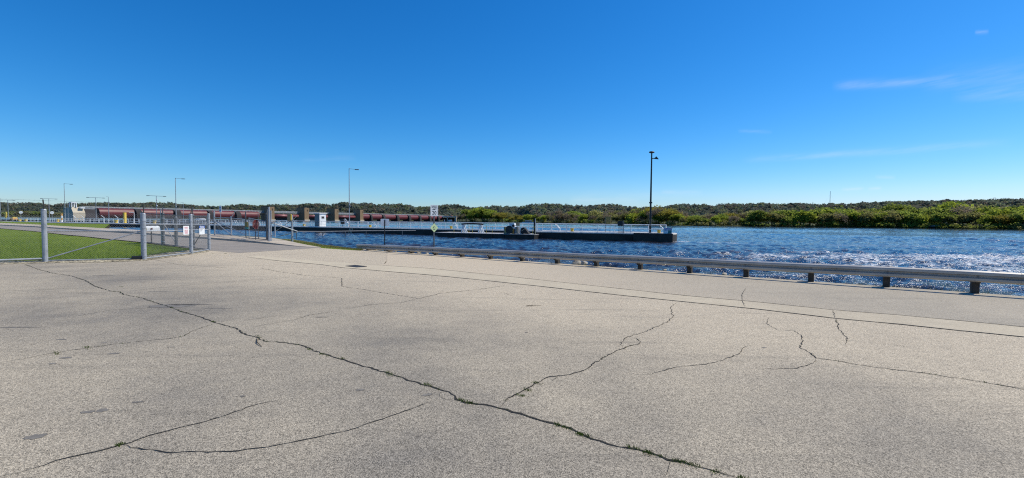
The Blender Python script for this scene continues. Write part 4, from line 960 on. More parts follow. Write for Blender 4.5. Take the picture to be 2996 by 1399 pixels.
# cabinets, winch, console
t = onb('deck_cabinet', 'tan steel cabinet standing on the barge deck left of the winch', 'cabinet', 1483, .9)
w_ = bp(1490, .9)-bp(1477.5, .9); zt = top_z(1483, 664.5, bw(1483, .9))-DZ
MB().bbox((0, 0, zt/2+.04), (w_, .6, zt-.08), 0, .02).build('body', M['tan'], t, False); MB().box((0, -.31, zt/2), (w_*.86, .02, zt*.8)).build('door', M['tan'], t, False); MB().box((0, 0, .03), (w_*1.05, .7, .08)).build('skid', M['black'], t, False)
t = onb('deck_winch', 'black and silver winch with white control console on the barge', 'winch', 1500, .9)
x0 = bp(1495, .9)-bp(1500, .9); zc = top_z(1500, 653.5, bw(1500, .9))-DZ
MB().tube((x0-.12, -.3, .55), (x0-.12, .3, .55), .5, 14).build('drum', M['galv_dark'], t, False); MB().tube((x0-.12, -.36, .55), (x0-.12, -.30, .55), .56, 14).build('flange', M['black'], t, False)
MB().prism([(x0-.1, -.3, zc-.65), (x0+.75, -.3, zc-.75), (x0+.60, -.3, zc), (x0-.15, -.3, zc+.02)], Vector((0, .5, 0))).build('console', M['white'], t, False)
hw_ = MB(); hw_.tube((x0+.5, -.42, zc-.35), (x0+.5, -.38, zc-.35), .17, 12); hw_.tube((x0+.5, -.42, zc-.35), (x0+.95, -.42, zc-.30), .03, 6); hw_.build('hand_wheel', M['black'], t, False)
MB().bbox((x0+.35, -.05, .36), (.36, .4, .72), 0, .02).build('engine_box', M['brownrust'], t, False); MB().bbox((bp(1513, .9)-bp(1500, .9), .0, .5), (.55, .5, .95), 0, .02).build('tank', M['grey'], t, False)
t = onb('board', 'small tan board fixed above the railing behind the barge winch', 'board', 1513, 2.4)
z = (top_z(1513, 657, bw(1513, 2.4))-DZ); MB().box((0, 0, z), (.75, .04, .42)).build('panel', M['tan'], t, False); MB().tube((0, .04, 0), (0, .04, z), .03, 6).build('post', M['galv_dark'], t, False)
t = onb('hose_reel', 'half round black fender drum leaning at the right end of the barge', 'fender', 1535, .8)
zt = top_z(1533, 666, bw(1533, .8))-DZ; xl, xr = bp(1524, .8)-bp(1535, .8), bp(1550, .8)-bp(1535, .8)
pts = [(xl+.02, 0, .05), (xl, 0, zt*.55)]+[(xl+(zt*.55)*(1-math.cos(a))*.9, 0, zt*.55+zt*.45*math.sin(a)) for a in np.linspace(.2, PI*.62, 8)]+[(xr, 0, .02)]
MB().prism([(x, -.25, z) for x, y, z in pts], Vector((0, .6, 0))).build('drum', M['rubber'], t, False); MB().prism([(xl+.18, -.27, zt*.45), (xl+.26, -.27, zt*.42), (xl+.72, -.27, zt*.83), (xl+.66, -.27, zt*.87)], Vector((0, .015, 0))).build('handle', M['cream'], t, False)
MB().prism([(xl-.12, -.2, 0), (xl+.3, -.2, 0), (xl+.05, -.2, .45)], Vector((0, .5, 0))).build('bracket', M['white'], t, False)
t = onb('ladder', 'small blue grey ladder standing on the barge beside the fender drum', 'ladder', 1519, .5); lm = MB(); zt = top_z(1519, 664.5, bw(1519, .5))-DZ
for s in (-.2, .2): lm.tube((s, 0, 0), (s, .1, zt), .035, 6)
for k in range(5): lm.tube((-.2, .02*k, zt*(k+.7)/5.5), (.2, .02*k, zt*(k+.7)/5.5), .025, 6)
lm.build('frame', M['galv'], t, False)
t = onb('mooring_pile', 'tall black steel pile at the right end of the barge', 'pile', 1563.5, .5); MB().box((0, 0, (top_z(1563, 640, bw(1563, .5))-DZ)/2-.3), (.16, .22, top_z(1563, 640, bw(1563, .5))-DZ+.6)).build('beam', M['black'], t, False); MB().box((.12, .02, (top_z(1563, 640, bw(1563, .5))-DZ)/2), (.05, .10, top_z(1563, 640, bw(1563, .5))-DZ)).build('flange', M['galv'], t, False)

# ================================================================== THE DAM
DA = at(285, 645, 347.0); DB_ = at(1292, 645, 792.0); DD = Vector((DB_.x-DA.x, DB_.y-DA.y, 0)); DLEN = DD.length; DD.normalize()
DN = Vector((DD.y, -DD.x, 0))                       # downstream, towards us
dang = math.atan2(DD.y, DD.x); D0 = Vector((DA.x, DA.y, 0))
def dt(px): return (on_line(px, 632, D0, DD)-D0).dot(DD)
DM = thing('river_dam', 'long dam with red tainter gates and brown pier towers across the river', 'dam', D0, dang)
# local axes: x along the dam, y = upstream, z up  (DN is -y)
def prof_prism(mb, x0, x1, yz): return mb.prism([(x0, y, z) for y, z in yz], Vector((x1-x0, 0, 0)))
GX = [(288, 386), (409, 500), (524, 600), (617, 680), (698, 752), (1055, 1076), (1083, 1112.5), (1121, 1153), (1161, 1188), (1196, 1219), (1227, 1248.5), (1255.5, 1274), (1280, 1291)]
RX = [(795, 866), (895, 952), (984, 1033)]
TX = [(755.5, 794), (858, 895), (946, 982), (1027, 1055)]
arc = [(-(3.9*math.cos(a))+0.4, 4.7+4.0*math.sin(a)) for a in np.radians(np.linspace(105, -62, 18))]
for a, b in GX:
    x0, x1 = dt(a), dt(b)
    g = prof_prism(MB(), x0-.6, x1+.6, arc+[(2.6, 1.2), (2.6, 8.6)]).build('tainter_gate', M['gatered'], DM, False)
    s = MB()
    for k in range(1, 5): 
        x = x0+(x1-x0)*k/5; s.tube((x, -3.3, 4.0), (x, 1.5, 2.6), .12, 5)
    s.build('strut', M['pierdark'], g, False)
pp = [(7, -4), (7, 9.0), (.6, 9.0), (-2.4, 8.6), (-4.6, 6.9), (-5.6, 4.4), (-5.9, .5), (-6.2, -4)]
for (a, b), (c, d) in zip(GX, GX[1:]):
    if b > 750 and b < 760: continue
    x0, x1 = dt(b)+.8, dt(c)-.8
    x1 = max(x1, x0+1.6); xm = (x0+x1)/2; w = min(5.0, x1-x0)  # piers widened so their dark mass takes in the shadow on the gates
    prof_prism(MB(), xm-w/2, xm+w/2, pp).build('pier_and_shadow', M['pierdark'], DM, False)
for a, b in RX:
    x0, x1 = dt(a)-1, dt(b)+1; g = MB().tube((x0, -1, 4.6), (x1, -1, 4.6), 1.75, 20)
    g.ball((x0, -1, 4.6), 1.74, 16, 8); g.ball((x1, -1, 4.6), 1.74, 16, 8); g = g.build('roller_gate', M['rollerpink'], DM, False, True)
    MB().box(((x0+x1)/2, .6, 1.5), (x1-x0, 1.2, 3.0)).build('apron', M['pierdark'], g, False)
for a, b in TX:
    w = 6.2; xr = dt(b)-w*.5-.2; zt = 14.4; n_ = MB()
    n_.box((xr, 1.2, 5.0), (w, 12.5, 18.8)); t = n_.build('tower', M['pier'], DM, False)
    MB().box((xr, 1.2, 14.5), (w+.3, 12.8, .35)).build('roof', M['pierdark'], t, False)
    for dx in (.9,): MB().box((xr+dx, -5.07, 11.3), (.8, .1, 2.2)).build('window', M['glass'], t, False)
    MB().box((xr, -5.3, -.4), (w+1.2, 1.2, 2.4)).build('footing', M['cream'], t, False)
xe = DLEN+10
MB().box(((xe-8)/2, 4.5, 8.2), (xe+8, 4.2, 1.1)).build('service_bridge', M['steelgrey'], DM, False)
r_ = MB()
for y in (2.5, 6.5):
    for z in (9.2, 9.75): r_.box((xe/2-4, y, z), (xe+8, .10, .12))
for k in range(150): r_.box((-8+k*(xe+8)/149.0, 2.5, 9.2), (.10, .10, 1.1))
r_.build('bridge_railing', M['white_rail'], DM, False)
MB().box((DLEN/2, 3.2, -2), (DLEN+20, 6, 3.2)).build('sill', M['pierdark'], DM, False)
# cream abutment with its open frame at the near end
xa = dt(285)
ab = prof_prism(MB(), xa-17.5, xa-10.5, [(6, -4), (6, 8.4), (-2, 8.4), (-2, 9.0), (-4.5, 9.0), (-7.5, 5.0), (-8.2, -4)]).build('abutment', M['cream'], DM, False)
fr = MB()
for x in (-17.2, -14.6):
    for y in (-5.2, -2.2): fr.box((xa+x, y, 10.3), (.5, .5, 3.6))
fr.box((xa-15.9, -3.7, 12.2), (3.2, 3.6, .5)); fr.build('hoist_frame', M['white'], ab, False)
MB().box((xa-12.0, -6.0, 8.4), (2.6, 3.6, .9)).build('parapet', M['white'], ab, False)
prof_prism(MB(), xa-10.5, xa-3, [(6, -4), (6, 8), (-3, 7.4), (-10, 0), (-10, -4)]).build('training_wall', M['pierdark'], DM, False)
# storage yard at the far end
D1 = D0+DD*(dt(1291)+4)
YD = thing('storage_shed', 'low open storage shed with cream pillars at the far right end of the dam', 'shed', (D1.x, D1.y, WZ), 0)
YY = D1.y-12
def sx(px): return at(px, 640, YY).x-D1.x
def szz(px, py): return at(px, py, YY).z-WZ
for a, b in ((1308, 1310.5), (1331, 1336)): MB().box(((sx(a)+sx(b))/2, -12, szz(1310, 634)/2), (sx(b)-sx(a), 6, szz(1310, 634))).build('pillar', M['cream'], YD, False)
MB().box(((sx(1294)+sx(1336))/2, -10, szz(1310, 634.6)), (sx(1336)-sx(1294), 12, 1.2)).build('roof', M['roof'], YD, False); MB().box(((sx(1294)+sx(1336))/2, -3, szz(1310, 640)/2), (sx(1336)-sx(1294), .6, szz(1310, 634.8))).build('back_wall', M['pierdark'], YD, False)
MB().box(((sx(1285)+sx(1380))/2, -17, szz(1310, 648.3)/2-1), (sx(1380)-sx(1285), 4, szz(1310, 648.3)+2)).build('quay', M['cream'], YD, False)
zq = WZ+szz(1310, 648.3)
def truck(px, w, label, body):
    x = D1.x+sx(px); y = D1.y-17; t = thing('parked_truck', label, 'truck', (x, y, zq)); 
    MB().bbox((.3*w, 0, 1.9), (w*.62, 2.3, 2.3), 0, .1).build('box', M[body], t, False); MB().prism([(-.5*w, -1, .6), (0, -1, .6), (0, -1, 2.6), (-.28*w, -1, 2.6), (-.38*w, -1, 1.6), (-.5*w, -1, 1.5)], Vector((0, 2, 0))).build('cab', M[body], t, False)
    MB().box((.1*w, 0, .65), (w, 1.8, .3)).build('chassis', M['black'], t, False)
    for x_ in (-.35*w, .45*w):
        for y_ in (-1.0, 1.0): MB().tube((x_, y_-.12, .45), (x_, y_+.12, .45), .45, 12).build('wheel', M['rubber'], t, False)
truck(1317, 6.2, 'white box truck parked in the right bay of the shed at the dam end', 'white')
t = thing('white_tank', 'small upright white tank in the left bay of the shed at the dam end', 'tank', (D1.x+sx(1302), D1.y-17, zq)); MB().tube((0, 0, 0), (0, 0, 2.6), .95, 12).build('shell', M['white'], t, False); MB().ball((0, 0, 2.6), .95, 12, 6, (1, 1, .4)).build('top', M['white'], t, False)
c = at(1321, 632, YY+2); t = thing('crane', 'small red and cream crane on the roof line at the dam end', 'crane', (c.x, c.y, WZ+szz(1310, 634)))
MB().bbox((0, 0, 1.2), (2.8, 2.4, 2.2), 0, .1).build('cab', M['crane_red'], t, False); MB().prism([(.8, 0, 1.6), (1.4, 0, 1.4), (-2.2, 0, 4.3), (-2.6, 0, 3.9)], Vector((0, .5, 0))).build('boom', M['cream'], t, False); MB().box((0, 0, .1), (3.4, 2.6, .4)).build('base', M['black'], t, False)
# ================================================================== SMALL THINGS ON THE LOCK WALLS, LEFT
def round_sign(px, py, r, label, m, tilt=.5):
    p = wl(px, 649, 1.6, WT); z = top_z(px, py, p); t = thing('round_marker', label, 'marker', p)
    MB().tube(p, (p.x, p.y, z), .05, 6).build('post', M['galv'], t); n = Vector((.55, -.8, .25)).normalized(); c = Vector((p.x, p.y, z))
    MB().tube(c, c-n*.06, r, 16).build('disc', M[m], t)
round_sign(62, 621.5, .42, 'white oval lamp disc at far left over the lock wall', 'white'); round_sign(153, 622.5, .42, 'white oval lamp disc right of the thick left fence post', 'white')
p = wl(18, 649, 1.5, WT); t = thing('yellow_marker', 'upright yellow and dark oval marker at far left', 'marker', p); MB().ball(p+UP*1.9, 1.0, 14, 8, (.35, .2, 1)).build('panel', M['yellow'], t); MB().tube(p, p+UP*1.2, .06, 6).build('post', M['galv'], t)
p = wl(181, 648, 1.5, WT); t = thing('signal_post', 'orange and white banded post beside the leftmost tall lamp post', 'post', p); zt = top_z(181, 625, p)-WT
for k in range(4): MB().tube(p+UP*(zt*k/4), p+UP*(zt*(k+1)/4), .2, 10).build('band', M['orange' if k % 2 else 'white'], t)
p = wl(366, 650, 1.5, WT); t = thing('yellow_post', 'tall yellow post in front of the first red gate', 'post', p); MB().bbox(p+UP*1.2, (.32, .6, 1.2+top_z(366, 626, p)-WT-.6), 0, .03).build('body', M['yellow'], t); MB().bbox(p+UP*1.2-Vector((.22, 0, 0)), (.10, .6, 1.1+top_z(366, 626, p)-WT-.6), 0, .02).build('side', M['olive'], t)
p = wl(41, 649, 4.0, WT); t = thing('utility_cart', 'low orange and yellow utility cart on the lock wall at far left', 'cart', p, wang)
MB().bbox((0, 0, .75), (1.9, 1.2, .5), 0, .06).build('body', M['orange'], t, False); MB().bbox((-.3, 0, 1.15), (.9, 1.1, .35), 0, .08).build('seat', M['yellow'], t, False)
for x_ in (-.65, .65):
    for y_ in (-.6, .6): MB().tube((x_, y_-.08, .3), (x_, y_+.08, .3), .3, 10).build('wheel', M['rubber'], t, False)
p = wl(588, 658, 4.5, WT); t = thing('gas_tank', 'horizontal white gas tank on legs behind the blue headed notice sign', 'tank', p); zc = top_z(588, 643, p)-WT; L = 1320 and 26/1320*p.y/2
g = MB().tube((-L+.2, 0, zc), (L-.2, 0, zc), .30, 14); g.ball((-L+.2, 0, zc), .30, 12, 6); g.ball((L-.2, 0, zc), .30, 12, 6); g.build('shell', M['white'], t, False, True)
for x in (-L*.6, L*.6): MB().box((x, 0, zc/2-.1), (.12, .4, zc-.2)).build('leg', M['galv_dark'], t, False)
p = wl(646, 657, 2.0, WT); t = thing('lock_sign', 'white and blue upright sign on a pole over the gateway fence', 'sign board', p); z1, z0 = top_z(646, 602, p), top_z(646, 620.5, p)
MB().tube(p, (p.x, p.y, z0+.2), .05, 8).build('pole', M['galv'], t); bxx = MB().box((p.x, p.y-.05, (z0+z1)/2), (6.0/1320*p.y, .05, z1-z0)).build('panel', M['signwhite'], t); mb = MB()
for yy in (.2, .45, .7): mb.box((p.x-.03, p.y-.085, z0+(z1-z0)*yy), (.28, .012, .16))
mb.build('marking', M['blue'], bxx)
for i, (px, lb) in enumerate(((222, 'white slanted davit left of the cream abutment'), (245, 'white slanted davit in front of the cream abutment'), (305, 'white slanted davit under the third double arm lamp'), (345, 'white slanted davit left of the yellow post'), (393, 'square white davit right of the yellow post'))):
    p = wl(px, 650, 2.2, WT); z = top_z(px, 633 if i < 4 else 622.5, p)-WT; t = MB().path([p, p+UP*z*.8, p+UP*z*1.12-Vector((.75, 0, 0))] if i < 4 else [p, p+UP*z, p+UP*z-Vector((1.2, 0, 0))], .06, 6).build('davit', M['white']); tag(t, lb, 'davit', 'davits on the lock wall')
# ================================================================== FAR SHORE, HOUSES, MAST, BOAT
SHT = [(-700, 1500), (0, 1250), (900, 1150), (1300, 900), (1340, 800), (1500, 650), (1740, 480), (1850, 375), (2000, 296), (2250, 282), (2500, 270), (2800, 236), (2996, 208), (3300, 185), (3700, 170)]
def shp(px, k=0.0): d = ray(px, 650); Y = interp(px, SHT)+k; return Vector((d.x/d.y*Y, Y, 0))
FB = .22
cols = list(range(-700, 3701, 50)); mb = MB(); rows = [(-3, WZ-.6), (1.5, WZ+FB), (12, WZ+.5), (60, WZ+.7), (900, WZ+1.0), (6000, WZ+1.0)]
for px in cols:
    for k, z in rows: p = shp(px, k+rc.uniform(-.8, .8)); mb.v.append((p.x, p.y, z))
n = len(rows)
for i in range(len(cols)-1):
    for j in range(n-1): mb.f.append((i*n+j, (i+1)*n+j, (i+1)*n+j+1, i*n+j+1))
struct(mb.build('far_shore', M['bank'], smooth=True))
RIDGE = [(-500, 590), (0, 592), (50, 594), (95, 594), (125, 596), (148, 600), (160, 599), (188, 596), (207, 594), (250, 595), (300, 593), (400, 595), (450, 593), (500, 593), (537, 599), (562, 601), (600, 602), (637, 605), (700, 598), (747, 601), (805, 598.6), (840, 598), (868, 599.5), (896, 596), (924, 595), (949, 597), (967, 599.5), (1005, 592), (1045, 596), (1080, 593.5), (1100, 597), (1125, 598.5), (1187, 598.5), (1212, 605), (1245, 606), (1262, 606), (1290, 602), (1312, 599), (1337, 600), (1367, 605), (1391, 607.6), (1414, 605), (1442, 602.6), (1487, 603), (1509, 605), (1522, 606.5), (1537, 601.5), (1558, 597), (1590, 596), (1608, 598), (1646, 598), (1674, 601.5), (1698, 601), (1720, 603), (1747, 599), (1787, 598), (1812, 601), (1850, 605), (1870, 609), (1895, 606), (1940, 606), (1970, 600), (2000, 597.5), (2047, 599), (2087, 601), (2103, 597), (2131, 595), (2171, 597), (2203, 595), (2265, 597), (2312, 596), (2374, 597), (2436, 596), (2500, 597), (2528, 593), (2574, 591), (2657, 588.5), (2725, 587), (2780, 584), (2821, 587), (2876, 584), (2958, 582), (3000, 583), (3600, 585)]
DIST = [(-700, 2500), (300, 2400), (760, 2300), (900, 1800), (1000, 1650), (1200, 1700), (1300, 1500), (1380, 1900), (1450, 2300), (1510, 2300), (1560, 1400), (1700, 1450), (1860, 1600), (1900, 1900), (1980, 1600), (2300, 1500), (2996, 1250), (3700, 1200)]
def hillz(px, f):     # profile from foot (0) to ridge (1)
    return f
def ridge_pt(px):
    Y = interp(px, DIST); p = at(px, interp(px, RIDGE), Y); return p
hc = list(range(-600, 3651, 12)); fr_ = [0, .08, .2, .35, .5, .65, .8, .92, 1.0, 1.15, 1.5]; rh = np.random.default_rng(4)
HG_ = {}
def hill_point(px, f):
    R = ridge_pt(px); Yr = R.y; Yf = max(interp(px, SHT)+60, Yr*.66); d = ray(px, 650)
    if f <= 1: 
        Y = Yf+(Yr-Yf)*f; sp = .5+.5*math.sin(px*.031+2*math.sin(px*.011)); e = f**(.8+.7*sp)
        z = WZ+1+(R.z-6-WZ-1)*(.5*e+.5*sm(f))
        z += 4.5*math.sin(px*.07+f*9)*math.sin(f*PI)+3*math.sin(px*.19-f*14)*math.sin(f*PI)
    else: Y = Yr*f; z = (R.z-6)*(1-.25*(f-1))
    return Vector((d.x/d.y*Y, Y, z))
mb = MB(); n = len(fr_)
for px in hc:
    for f in fr_: mb.v.append(tuple(hill_point(px, f)))
for i in range(len(hc)-1):
    for j in range(n-1): mb.f.append((i*n+j, (i+1)*n+j, (i+1)*n+j+1, i*n+j+1))
struct(mb.build('hills', M['hillside'], smooth=True))
# the wood on the hills: many crowns, one mass
def wood():
    V, mi = [], []
    for k in range(11000):
        px = rh.uniform(-480, 3500); f = min(1.03, 1-rh.random()**1.2+rh.uniform(0, .04)); p = hill_point(px, f)
        dk = .5+.5*math.sin(px*.017+f*5+1.3*math.sin(px*.05)); r = rh.uniform(3.6, 7.0)*(.75+.25*p.y/1600); h = r*rh.uniform(.65, .95)
        if f > .93: r *= .8
        u = rh.random(); m_ = 3 if u < .03+.36*dk*dk else (0 if u < .52 else (1 if u < .52+.30*(1-.4*dk) else 2))
        if f < .12 and u > .35: m_ = 1
        n = 46; d = rh.normal(size=(n, 3)); d /= np.linalg.norm(d, axis=1)[:, None]; lump = 1+.25*np.sin(d@rh.normal(size=3)*3+rh.random()*6)
        c = d*(lump*rh.uniform(.55, 1.0, n)**.6)[:, None]*np.array([r, r, h])+np.array([p.x, p.y, p.z+h*.62])
        nn_ = d+rh.normal(size=(n, 3))*.55; nn_ /= np.linalg.norm(nn_, axis=1)[:, None]; a_ = np.cross(nn_, rh.normal(size=(n, 3))); a_ /= np.linalg.norm(a_, axis=1)[:, None]; b_ = np.cross(nn_, a_)
        s_ = (r*rh.uniform(.22, .46, n))[:, None]
        V.append(np.stack([c-a_*s_, c-b_*s_*.8, c+a_*s_, c+b_*s_*.8], 1).reshape(-1, 3)); mi.append(np.full(n, m_))
    V = np.concatenate(V); mi = np.concatenate(mi); nf = len(mi)
    me = bpy.data.meshes.new('hill_forest'); me.vertices.add(len(V)); me.vertices.foreach_set('co', V.astype(np.float32).ravel())
    me.loops.add(nf*4); me.loops.foreach_set('vertex_index', np.arange(nf*4, dtype=np.int32)); me.polygons.add(nf); me.polygons.foreach_set('loop_start', np.arange(0, nf*4, 4, dtype=np.int32)); me.polygons.foreach_set('loop_total', np.full(nf, 4, np.int32))
    me.update(calc_edges=True)
    for k in 'abcd': me.materials.append(M['hill_'+k])
    me.polygons.foreach_set('material_index', mi.astype(np.int32))
    o = bpy.data.objects.new('hill_forest', me); C.objects.link(o); o['kind'] = 'stuff'; tag(o, 'dense spring forest covering the far hills', 'forest')
wood()
# ---------------- trees of the far bank
def grow(kind, seed):
    r = random.Random(seed); wood_, lf = MB(), MB(); tips = []
    bare = kind == 'bare'; depth = 5 if bare else 4
    def go(p, d, L, rad, k):
        q = p+d*L; m_ = p.lerp(q, .5)+Vector((r.uniform(-1, 1), r.uniform(-1, 1), 0))*L*.06
        wood_.tube(p, m_, rad, 5, rad*.85, False); wood_.tube(m_, q, rad*.85, 5, rad*.66, False)
        if k <= 2: tips.append((m_, k)); tips.append((q, k))
        if k == 0: return
        nb = r.choice((2, 3, 3)) if k > 1 else 3
        a0 = r.uniform(0, 6.28)
        for i in range(nb):
            a = a0+6.28*i/nb+r.uniform(-.5, .5); tilt = r.uniform(.35, .95) if k < depth else r.uniform(.35, .8)
            o1 = d.orthogonal().normalized(); o2 = d.cross(o1); nd = (d*math.cos(tilt)+(o1*math.cos(a)+o2*math.sin(a))*math.sin(tilt)+Vector((0, 0, .10))).normalized()
            go(q, nd, L*r.uniform(.70, .95), rad*.58, k-1)
    if kind == 'bush':
        for _ in range(34): tips.append((Vector((r.gauss(0, 2.6), r.gauss(0, 1.6), abs(r.gauss(0, 1.1))+.6)), 0))
        for _ in range(9): wood_.tube((0, 0, -.3), (r.gauss(0, 1.8), r.gauss(0, 1.2), r.uniform(1.5, 2.6)), .05, 4, .02, False)
    else:
        lean = Vector((r.uniform(-.12, .12), r.uniform(-.12, .12), 1)).normalized(); go(Vector((0, 0, -.3)), lean, r.uniform(1.5, 2.3) if not bare else r.uniform(2.2, 3.0), .24, depth)
    nl = {'bare': 3, 'bush': 30}.get(kind, 17 if kind != 'sparse' else 8)
    for p, k in tips:
        for _ in range(nl):
            c = p+Vector((r.gauss(0, .55), r.gauss(0, .55), r.gauss(0, .45))); s = r.uniform(.16, .42)*(1.15 if kind == 'bush' else 1)
            n_ = Vector((r.gauss(0, 1), r.gauss(0, 1), r.gauss(0, 1)+.5)).normalized(); a = n_.orthogonal().normalized()*s; b = n_.cross(a).normalized()*s*r.uniform(.5, .9)
            if c.z > .1: lf.add([c-a, c+b, c+a, c-b], [(0, 1, 2, 3)])
    return wood_, lf
LOOK = {'leaf_lime': ('bright lime green budding tree', 'spring_tree'), 'leaf_green': ('fresh green leafy tree', 'leafy_tree'), 'leaf_olive': ('dull olive half budded tree', 'budding_tree'), 'leaf_gold': ('golden yellow catkin tree', 'golden_tree'), 'leaf_brown': ('brownish nearly bare tree', 'bare_tree')}
PROTO = {}
def proto(kind, lf, seed):
    w, l = grow(kind, seed); nm = 'bush' if kind == 'bush' else LOOK[lf][1]
    z = max(v[2] for v in l.v); t = thing(nm, 'x', 'tree'); w.build('trunk', M['bark'], t, False); l.build('crown', M[lf], t, False)
    PROTO.setdefault((kind, lf), []).append([t, z, False])
sd = 1
for kind, lf, cnt in (('full', 'leaf_lime', 3), ('full', 'leaf_green', 5), ('full', 'leaf_olive', 4), ('full', 'leaf_gold', 2), ('sparse', 'leaf_olive', 2), ('bare', 'leaf_brown', 3), ('bush', 'leaf_green', 2), ('bush', 'leaf_olive', 2)):
    for _ in range(cnt): proto(kind, lf, sd); sd += 1
keep(None)
def place_tree(kind, lf, pos, H, label, group, wx=1.0):
    L = PROTO[(kind, lf)]; e = rt.choice(L); t, z, used = e
    o = dup(t) if used else t; e[2] = True
    s = H/z; o.scale = (s*wx, s*wx, s); o.location = pos; o.rotation_euler = (0, 0, rt.uniform(0, 6.28)); o['label'] = label; o['group'] = group; o['category'] = 'bush' if kind == 'bush' else 'tree'
    return o
rt = random.Random(17)
TOPS = [(1335, 628), (1360, 626), (1385, 612), (1400, 609), (1430, 608), (1445, 616), (1465, 620), (1490, 624), (1520, 628), (1560, 627), (1600, 624), (1625, 616), (1650, 617), (1680, 624), (1720, 622), (1750, 620), (1790, 619), (1830, 616), (1870, 611), (1900, 606), (1925, 604), (1950, 609), (1970, 618), (2000, 626), (2050, 628), (2100, 626), (2150, 622), (2200, 617), (2250, 613), (2300, 611), (2400, 612), (2500, 611), (2600, 608), (2700, 608), (2800, 607), (2900, 604), (3000, 606), (3300, 602)]
SEG = [(1450, 'behind the barge trestles'), (1545, 'left of the white houseboat'), (1660, 'right of the white houseboat'), (1790, 'left of the olive board'), (1900, 'between olive board and black lamp post'), (2040, 'just right of the black lamp post'), (2240, 'left of the thin radio mast'), (2440, 'below the thin radio mast'), (2640, 'below the white ridge houses'), (2830, 'right of the ridge houses'), (9999, 'at the right picture edge')]
def seg(px):
    for a, b in SEG:
        if px < a: return b
def look_for(px):
    u = rt.random()
    if 1378 < px < 1440: return ('full', 'leaf_lime') if u < .7 else ('full', 'leaf_green')
    if px < 1378: return rt.choice((('full', 'leaf_olive'), ('bare', 'leaf_brown'), ('full', 'leaf_green')))
    if 1440 < px < 1530: return ('full', 'leaf_gold') if u < .45 else ('sparse', 'leaf_olive') if u < .8 else ('full', 'leaf_olive')
    if 1530 < px < 1580: return ('full', 'leaf_green') if u < .6 else ('full', 'leaf_lime')
    if 1580 < px < 1820: return ('bare', 'leaf_brown') if u < .33 else ('sparse', 'leaf_olive') if u < .55 else ('full', 'leaf_olive') if u < .78 else ('full', 'leaf_green') if u < .9 else ('full', 'leaf_lime')
    if 1820 < px < 1985: return ('full', 'leaf_gold') if u < .36 else ('full', 'leaf_lime') if u < .56 else ('bare', 'leaf_brown') if u < .8 else ('full', 'leaf_olive')
    return ('full', 'leaf_green') if u < .33 else ('full', 'leaf_olive') if u < .60 else ('full', 'leaf_lime') if u < .78 else ('bare', 'leaf_brown') if u < .91 else ('full', 'leaf_gold')
ntree = 0
for row, (k, dens) in enumerate(((5, 22), (16, 23), (32, 26))):
    px = 1338+row*7
    while px < 3290:
        kd, lf = look_for(px); p = shp(px, k+rt.uniform(-3, 4)); Y = p.y; yb = hz(px)+(CAMZ-WZ)/Y*F
        tp = interp(px, TOPS); H = (yb-tp)/F*Y*(rt.uniform(.58, .88) if row == 0 else rt.uniform(.74, 1.02) if row == 1 else rt.uniform(.84, 1.10))
        p.z = WZ+.35
        if rt.random() < .13: H *= 1.2
        place_tree(kd, lf, p, H, LOOK[lf][0]+' on the far bank '+seg(px), LOOK[lf][0]+'s on the far bank '+seg(px), rt.uniform(1.0, 1.3)); ntree += 1
        px += dens*rt.uniform(.7, 1.3)*(1.25 if px > 2700 else 1)
px = 1380
while px < 3250:
    p = shp(px, 3.2+rt.uniform(-1, 1)); p.z = WZ+.25
    place_tree('bush', rt.choice(('leaf_green', 'leaf_olive')), p, rt.uniform(2.0, 4.2)*(p.y/300)**.5, 'low bush at the waterline of the far bank '+seg(px), 'bushes along the far waterline '+seg(px), rt.uniform(1.0, 1.7))
    px += rt.uniform(20, 42)
for (kd, lf, px, tp, lb) in (('bare', 'leaf_brown', 1632, 613, 'tallest bare branching tree of the far bank, right of the houseboat'), ('bare', 'leaf_brown', 1926, 602, 'tall bare tree just right of the black lamp post'), ('full', 'leaf_lime', 1412, 607, 'tallest lime green tree, beyond the barge trestles'), ('full', 'leaf_lime', 1396, 610, 'second tall lime tree, left of the tallest one beyond the barge'), ('bare', 'leaf_brown', 1362, 625, 'grey brown bare tree by the shed at the dam end')):
    p = shp(px, 2); yb = hz(px)+(CAMZ-WZ)/p.y*F; p.z = WZ+.3; place_tree(kd, lf, p, (yb-tp)/F*p.y, lb, 'single tall trees of the far bank', 1.15)
# trees behind the dam on the left
px = -80
while px < 262:
    d = ray(px, 640); Y = 1300+rt.uniform(-40, 120); p = Vector((d.x/d.y*Y, Y, WZ+.8)); tp = 619+rt.uniform(-4, 5); H = p.z*-1+(top_z(px, tp, p))
    place_tree('full', rt.choice(('leaf_olive', 'leaf_olive', 'leaf_green')), p, H, 'hazy olive tree beyond the river left of the cream abutment', 'olive trees beyond the dam on the left', 1.5); px += rt.uniform(11, 17)
